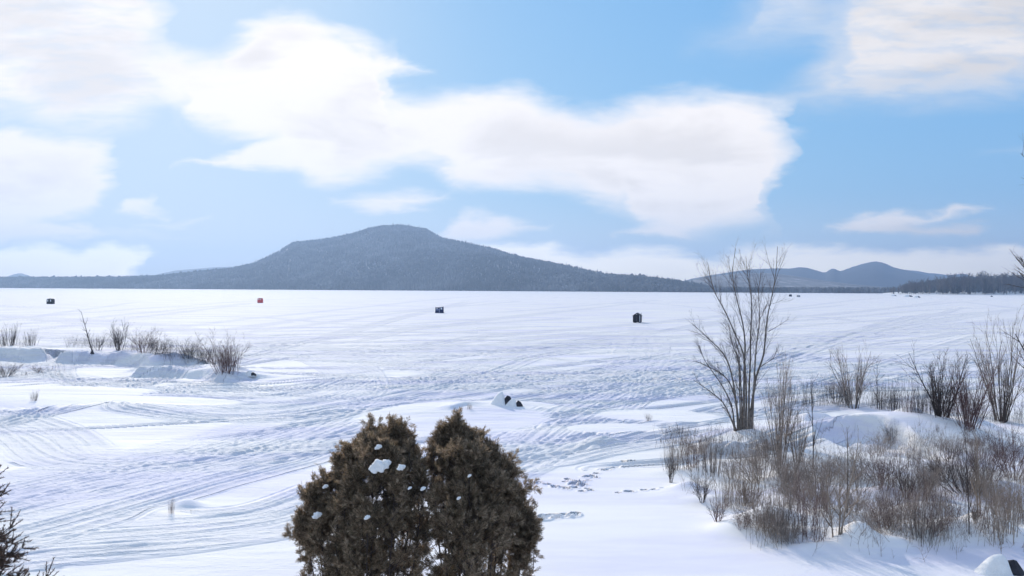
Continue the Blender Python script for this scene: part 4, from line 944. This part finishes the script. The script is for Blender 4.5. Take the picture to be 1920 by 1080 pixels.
# ---- wooded point on the right
def wooded_point():
    def base_d(u): return np.interp(u, [1660, 1680, 1760, 1920, 2600], [1120, 1100, 1075, 1100, 1150])
    us = np.arange(1655, 2600, 6.0); rows = np.array([0, 4, 14, 40, 90, 160, 260, 420]); X, Y, Z = [], [], []
    for r in rows:
        d = base_d(us) + r; X.append((us - 960) / F * d); Y.append(d)
        rise = np.interp(r, [0, 4, 40, 160, 260, 420], [-.3, .6, 2.5, 9, 10, 0]); Z.append(rise * np.interp(us, [1655, 1690, 1800, 1900], [.05, .35, .9, 1.1]) + .3 * fbm(us / 11, us * 0 + r / 9, 3, 4))
    X, Y, Z = map(np.array, (X, Y, Z)); nr, nc = X.shape; i = (np.arange(nr - 1)[:, None] * nc + np.arange(nc - 1)[None, :]).ravel()
    o = obj('wooded_point', mesh_np('wooded_point', np.stack([X.ravel(), Y.ravel(), Z.ravel()], 1), [np.stack([i, i + 1, i + nc + 1, i + nc], 1)]), SNOWCLUMP); tag(o, kind='structure')
    def hz(u, r): 
        return np.interp(r, [0, 4, 40, 160, 260, 420], [-.3, .6, 2.5, 9, 10, 0]) * np.interp(u, [1655, 1690, 1800, 1900], [.05, .35, .9, 1.1])
    # prototypes ------------------------------------------------
    protos = []
    for s in range(5):                                       # bare hardwoods, 1 m high meshes
        rg = np.random.RandomState(60 + s); out = []
        prm = [(6, .02, .02, (16, 22), 34, .42), (4, .1, .06, (5, 7), 34, .45), (3, .1, .03, (0, 0), 30, .4)]
        grow(rg, (0, 0, -.02), (0, 0, 1), 1.0, .014, 0, out, prm); out = [(l, p, np.maximum(r * (1 if l == 0 else 1.2), .0042)) for l, p, r in out]
        Vt, Ft = tubes([(p, r) for l, p, r in out if l == 0], 4); Vc, Fc = tubes([(p, r) for l, p, r in out if l > 0], 3)
        protos.append(('bare_tree', [('trunk', mesh_np('trunk', Vt, [Ft]), (BARK, BARK_TAN)[s % 2]), ('crown', mesh_np('crown', Vc, [Fc]), (BARK_TWIG, BARK)[s % 2])]))
    for s in range(3):                                       # spruces
        rg = np.random.RandomState(80 + s); n = 240; t = rg.rand(n) * .9 + .08; a = rg.uniform(0, 6.3, n); L = (1 - t) * .17 + .015; L *= rg.uniform(.6, 1.15, n)
        c = np.stack([0 * t, 0 * t, t], 1); e = c + np.stack([np.cos(a) * L, np.sin(a) * L, -.25 * L], 1); w = np.stack([-np.sin(a), np.cos(a), 0 * a], 1) * (L * .38)[:, None]
        V = np.stack([c + [0, 0, .012], (c + e) / 2 + w, e, (c + e) / 2 - w], 1).reshape(-1, 3); Fc = np.arange(n * 4).reshape(-1, 4)
        q = np.array([[0, 0, -.02], [0, 0, .5], [0, 0, 1.0]]); Vt, Ft = tubes([(q, np.array([.014, .009, .002]))], 4)
        protos.append(('spruce_tree', [('trunk', mesh_np('trunk', Vt, [Ft]), BARK_DARK), ('crown', mesh_np('crown', V, [Fc], False), SPRUCE)]))
    first = {}
    def tree(k, u, r, h, label, group, wide=1.0):
        d = float(base_d(u)) + r; loc = ((u - 960) / F * d, d, float(hz(u, r)))
        if k not in first:
            root = empty(protos[k][0], loc)
            for nm, me, mm in protos[k][1]: obj(nm, me, mm, root)
            first[k] = root
        else: root = copy_tree(first[k])
        root.location = loc; root.rotation_euler = (0, 0, rg_.uniform(0, 6.3)); root.scale = (h * wide, h * wide, h); tag(root, label, 'tree', group)
    rg_ = np.random.RandomState(12)
    topv = lambda u: np.interp(u, [1662, 1680, 1700, 1730, 1760, 1790, 1850, 1920, 2100], [543, 536, 529, 524, 520, 515, 513, 513, 512])
    for k in range(230):
        u = rg_.uniform(1666, 2010); r = 5 + 90 * rg_.rand() ** 1.3; d = float(base_d(u)) + r
        hmax = (543.5 - topv(u)) / F * d + H - float(hz(u, r)); h = hmax * rg_.uniform(.62, .98); h = max(h, 4)
        sp = rg_.rand() < (.12 if u < 1760 else .3)
        if sp: tree(5 + rg_.randint(3), u, r, h * rg_.uniform(.85, 1.04), 'dark spruce among the bare trees on the wooded point', 'spruces on the wooded point', 1.0)
        else: tree(rg_.randint(5), u, r, h, 'bare grey-brown tree on the wooded point', 'bare trees on the wooded point', rg_.uniform(.8, 1.2))
    n = 2600; u = rg_.uniform(1690, 2500, n); r = 60 + 300 * rg_.rand(n); d = base_d(u) + r
    hm = (543.5 - topv(u)) / F * d + H - hz(u, r); isc = rg_.rand(n) < .45; h = np.maximum(hm * rg_.uniform(.5, .93, n), 3); h = np.where((u > 1780) & isc & (rg_.rand(n) < .12), h * 1.08, h)
    V, Fc = tree_cloud(np.stack([(u - 960) / F * d, d, hz(u, r) - .3], 1), h, h * np.where(isc, .15, .19), isc, rg_)
    o = obj('point_forest', mesh_np('point_forest', V, [Fc], False), FOREST); tag(o, 'dense mixed forest mass behind the front trees of the wooded point', 'forest', kind='stuff')
wooded_point()

# ------------------------------------------------------------------ boulders
ROCK = simple('dark_rock', (.035, .035, .042), .85, .4, 5, .02)
def boulder(u, v, w, h, seed, label, cap=True, name='snow_capped_boulder', sink=0.0):
    """angular rock whose right flank is bare; the snow lies on it as a drift that runs out to the left"""
    p = ground_at(u, v); p.z -= sink; root = empty(name, p); rg = np.random.RandomState(seed)
    import bmesh
    bm = bmesh.new(); pts = []
    for k in range(16):
        a = k * 2.4 + rg.uniform(-.3, .3); r = rg.uniform(.75, 1.05); zz = (k / 15.) ** 1.4; rr = r * (1 - zz ** 1.5 * .8)
        pts.append((w * .20 + math.cos(a) * rr * w * .40, math.sin(a) * rr * w * .34, zz * h * rg.uniform(.85, 1.0) - .06))
    for q in pts: bm.verts.new(q)
    bmesh.ops.convex_hull(bm, input=bm.verts[:]); bm.verts.ensure_lookup_table(); bm.verts.index_update()
    bmesh.ops.delete(bm, geom=[q for q in bm.verts if not q.link_faces], context='VERTS'); bm.verts.index_update()
    MB().add([tuple(q.co) for q in bm.verts], [tuple(q.index for q in f.verts) for f in bm.faces]).build('rock', ROCK, root); bm.free()
    if cap:
        n = 26; V, Fc = [], []
        for j in range(n):
            for i in range(n):
                X = -1 + 2 * i / (n - 1); Y = -1 + 2 * j / (n - 1); x, y = X * w * .72 - w * .17, Y * w * .5
                r = math.hypot(X * (1.0 if X < 0 else 1.15), Y); t = max(0., 1 - r); e = math.hypot(max(0, x + w * .06) / (w * .13), max(0, abs(y) - w * .1) / (w * .4))
                zz = h * 1.12 * (math.sin(t * math.pi / 2) ** 1.25) * max(0., 1 - .9 * e ** 2) + .05 * h * math.sin(5 * X + 2 * Y + seed) * t; V.append((x, y, zz - .03 - (.15 * h if r > .97 else 0)))
        for j in range(n - 1):
            for i in range(n - 1): Fc.append((j * n + i, j * n + i + 1, (j + 1) * n + i + 1, (j + 1) * n + i))
        MB().add(V, Fc).build('snow_cap', SNOWCLUMP, root, smooth=True)
    tag(root, label, 'boulder'); return root
boulder(945, 758, .95, .62, 1, 'larger snow-capped boulder on the low drift in front of the open ice')
boulder(967, 761, .75, .38, 2, 'smaller dark boulder beside the larger snow-capped one')
boulder(471, 705, .7, .32, 3, 'small boulder with a snow cap off the tip of the spit')
boulder(171, 664, .5, .42, 4, 'dark rock poking out of the shaded face of the left snowbank', cap=False, name='boulder')
boulder(1885, 1074, .75, .40, 5, 'large half-buried boulder under snow in the lower right corner')
boulder(1703, 556.5, 8, 1.8, 6, 'snow-dusted boulder on the ice off the tip of the wooded point')
boulder(1720, 558, 5, 1.6, 7, 'boulder in front of the wooded point, just right of its tip')
boulder(1676, 555, 6, 1.2, 8, 'low boulder at the very tip of the wooded point')
boulder(1858, 556.5, 3.5, 1.6, 9, 'small dark boulder below the right part of the wooded point', cap=False, name='boulder')

# ------------------------------------------------------------------ ice fishing shelters
BLACK = simple('black_canvas', (.018, .020, .020), .7, .3, 3); NAVY = simple('navy_canvas', (.012, .022, .085), .6, .25, 3); REDC = simple('red_canvas', (.66, .10, .10), .6, .25, 3)
PALE = simple('pale_window', (.75, .78, .80), .3, .08, 3); DWOOD = simple('black_painted_boards', (.022, .022, .030), .7, .4, 2); ROOFM = simple('dark_roofing', (.015, .015, .02), .6, .2, 3)
GREYC = simple('grey_canvas', (.28, .29, .30), .7, .2, 3); METAL = simple('stove_pipe', (.10, .10, .10), .5, .2, 5, 0, False, .6)
def popup(u, v, w, h, rz, m, label, windows, frame=BLACK, two=False):
    """hub-style pop-up shelter: bulged walls, pitched hub roof, windows, pole ends"""
    p = ground_at(u, v); root = empty('ice_shelter', p, rz); n = 8; V, Fc = [], []
    dep = w * .8; levels = [(0, 1.0, 0), (.25, 1.03, .03), (.5, 1.05, .05), (.75, 1.0, .03), (.92, .9, 0)]
    for lz, s, bulge in levels:
        for j in range(4):
            a, b = [((-1, -1), (1, -1)), ((1, -1), (1, 1)), ((1, 1), (-1, 1)), ((-1, 1), (-1, -1))][j]
            for i in range(n):
                t = i / n; x = (a[0] + (b[0] - a[0]) * t) * w / 2 * s; y = (a[1] + (b[1] - a[1]) * t) * dep / 2 * s; k = 1 + bulge * math.sin(math.pi * t) * 2
                V.append((x * (k if j in (1, 3) else 1), y * (k if j in (0, 2) else 1), h * lz))
    N = 4 * n
    for l in range(len(levels) - 1):
        for i in range(N): Fc.append((l * N + i, l * N + (i + 1) % N, (l + 1) * N + (i + 1) % N, (l + 1) * N + i))
    MB().add(V, Fc).build('wall', m, root, smooth=True)
    top = (len(levels) - 1) * N; V2 = V[top:top + N]; k = [(x * .45, y * .45, h * .985) for x, y, z in V2]; V3 = V2 + k + [(0, 0, h)]
    F3 = [(i, (i + 1) % N, N + (i + 1) % N, N + i) for i in range(N)] + [(N + i, N + (i + 1) % N, 2 * N) for i in range(N)]
    MB().add(V3, F3).build('roof', frame, root, smooth=True)
    for sx in (-1, 1):
        for sy in (-1, 1): MB().tube((sx * w / 2 * 1.02, sy * dep / 2 * 1.02, 0), (sx * w / 2 * .93, sy * dep / 2 * .93, h * .94), .03).build('pole', frame, root)
    MB().box((0, 0, .05), (w * 1.0, dep * 1.02, .10)).build('skirt', frame, root)
    for x, z, ww, wh in windows: MB().box((x * w, -dep / 2 * 1.0 - .14, z * h), (ww, .04, wh)).build('window', PALE, root)
    tag(root, label, 'ice shelter'); return root
popup(95, 570, 2.1, 2.15, .05, BLACK, 'black pop-up ice fishing shelter with two pale windows, far out on the left', [(-.28, .62, .34, .75), (.24, .62, .36, .8)])
popup(488, 568, 1.9, 2.15, -.05, REDC, 'red pop-up ice fishing shelter far out on the ice', [(-.22, .72, .45, .42), (.24, .72, .45, .42)])
popup(1482, 556, 2.2, 2.1, 0, BLACK, 'tiny black shelter near the far shore, left of the grey one', [])
popup(1497, 557, 2.4, 1.8, 0, GREYC, 'tiny grey shelter near the far shore, right of the black one', [(-.2, .6, .5, .5)])

def blue_shelter():
    p = ground_at(824, 587); root = empty('ice_shelter', p, .0); w, h, d = 2.25, 1.75, 1.5
    MB().add([(-w/2, -d/2, 0), (w*.02, -d/2 - .3, 0), (w/2, -d/2, 0), (w/2, d/2, 0), (-w/2, d/2, 0), (-w/2*.93, -d/2*.9, h*.90), (w*.02, -d/2*.9 - .25, h*.86), (w/2*.98, -d/2*.9, h*1.0), (w/2*.98, d/2*.9, h*.97), (-w/2*.93, d/2*.9, h*.88)],
             [(0,1,6,5),(1,2,7,6),(2,3,8,7),(3,4,9,8),(4,0,5,9),(5,6,7,8,9)]).build('wall', NAVY, root)
    def panel(x0, x1, z0, z1, m, nm):
        def f(x, z):
            yb = -d/2 - .3 * (1 - abs(x - .045) / (w/2)); k = 1 - .12 * z / h; return (x, yb * k - .05, z)
        MB().add([f(x0, z0), f(x1, z0), f(x1, z1), f(x0, z1)] + [(a, b + .03, c) for a, b, c in (f(x0, z0), f(x1, z0), f(x1, z1), f(x0, z1))], [(0,1,2,3),(7,6,5,4),(0,4,5,1),(1,5,6,2),(2,6,7,3),(3,7,4,0)]).build(nm, m, root)
    panel(-.85, -.35, 1.22, 1.38, PALE, 'window'); panel(.42, .82, 1.0, 1.5, PALE, 'window'); panel(-.90, -.12, .82, 1.02, simple('blue_grey_print', (.28, .33, .5), .6), 'printed_band'); panel(.0, .09, .05, 1.5, simple('pale_blue_seam', (.5, .56, .72), .6), 'seam')
    MB().box((.35, -d/2*.8, h*.93), (.12, .1, .12)).build('hub', NAVY, root); MB().tube((w/2*.97, -d/2*.8, h*.9), (w/2*.97, -d/2*.8, h*1.08), .03).build('pole', BLACK, root); MB().tube((-w/2*.92, -d/2*.8, h*.8), (-w/2*.97, -d/2*.8, h*1.0), .03).build('pole', BLACK, root)
    MB().box((0, 0, .05), (w*1.12, d*1.1, .12)).build('skirt', NAVY, root)
    tag(root, 'dark blue two-panel ice fishing shelter in the middle of the lake', 'ice shelter')
blue_shelter()
def shack():
    p = ground_at(1195, 605); root = empty('ice_fishing_shack', p, -.35); w, d, he, hr = 1.55, 1.6, 1.45, 1.98
    MB().add([(-w/2,-d/2,.12),(w/2,-d/2,.12),(w/2,d/2,.12),(-w/2,d/2,.12),(-w/2,-d/2,he),(w/2,-d/2,he),(w/2,d/2,he),(-w/2,d/2,he),(0,-d/2,hr-.05),(0,d/2,hr-.05)],
             [(0,1,5,8,4),(1,2,6,5),(2,3,7,9,6),(3,0,4,7),(0,3,2,1)]).build('wall', DWOOD, root)
    o = .14; rf = MB()
    for s in (-1, 1):
        a = [(0, -d/2 - o, hr), (0, d/2 + o, hr), (s*(w/2 + o), d/2 + o, he - .12), (s*(w/2 + o), -d/2 - o, he - .12)]
        b = [(x, y, z + .05) for x, y, z in a]; rf.add(a + b, [(3,2,1,0),(4,5,6,7),(0,1,5,4),(1,2,6,5),(2,3,7,6),(3,0,4,7)])
    rf.build('roof', ROOFM, root)
    MB().box((-.18, -d/2 - .03, .80), (.72, .05, 1.3)).build('door', DWOOD, root); MB().box((w/2 - .12, -d/2 - .03, .85), (.10, .05, 1.35)).build('corner_trim', PALE, root)
    MB().box((0, -d/2 - .04, hr - .26), (.16, .05, .14)).build('vent_window', PALE, root)
    for y in (.45, 1.05): MB().box((-.02, -d/2 - .07, y + .1), (.22, .03, .07)).build('hinge', GREYC, root)
    MB().tube((w/2 - .05, .2, he - .05), (w/2 - .05, .2, hr + .02), .06).build('stove_pipe', METAL, root)
    for s in (-1, 1): MB().box((s * w * .36, 0, .06), (.12, d * 1.25, .14)).build('runner', DWOOD, root)
    MB().box((-.15, -d/2 - .35, .07), (.4, .3, .14)).build('step', DWOOD, root)
    tag(root, 'black gabled ice fishing shack with a stove pipe, nearest shelter on the ice', 'shack')
shack()

# ------------------------------------------------------------------ haze: the cold air over the lake
def haze():
    me_ = MB().box((0, 2300, 133), (13000, 5800, 270)); o = me_.build('haze', None); tag(o, kind='stuff', label='thin blue winter haze over lake and mountains')
    m = bpy.data.materials.new('haze'); m.use_nodes = True; t = m.node_tree; t.nodes.clear()
    out = t.nodes.new('ShaderNodeOutputMaterial'); v = t.nodes.new('ShaderNodeVolumePrincipled')
    v.inputs['Color'].default_value = (.45, .65, 1.0, 1); v.inputs['Density'].default_value = HAZE_DENSITY; v.inputs['Anisotropy'].default_value = .4
    t.links.new(v.outputs[0], out.inputs['Volume']); o.data.materials.append(m)
haze()
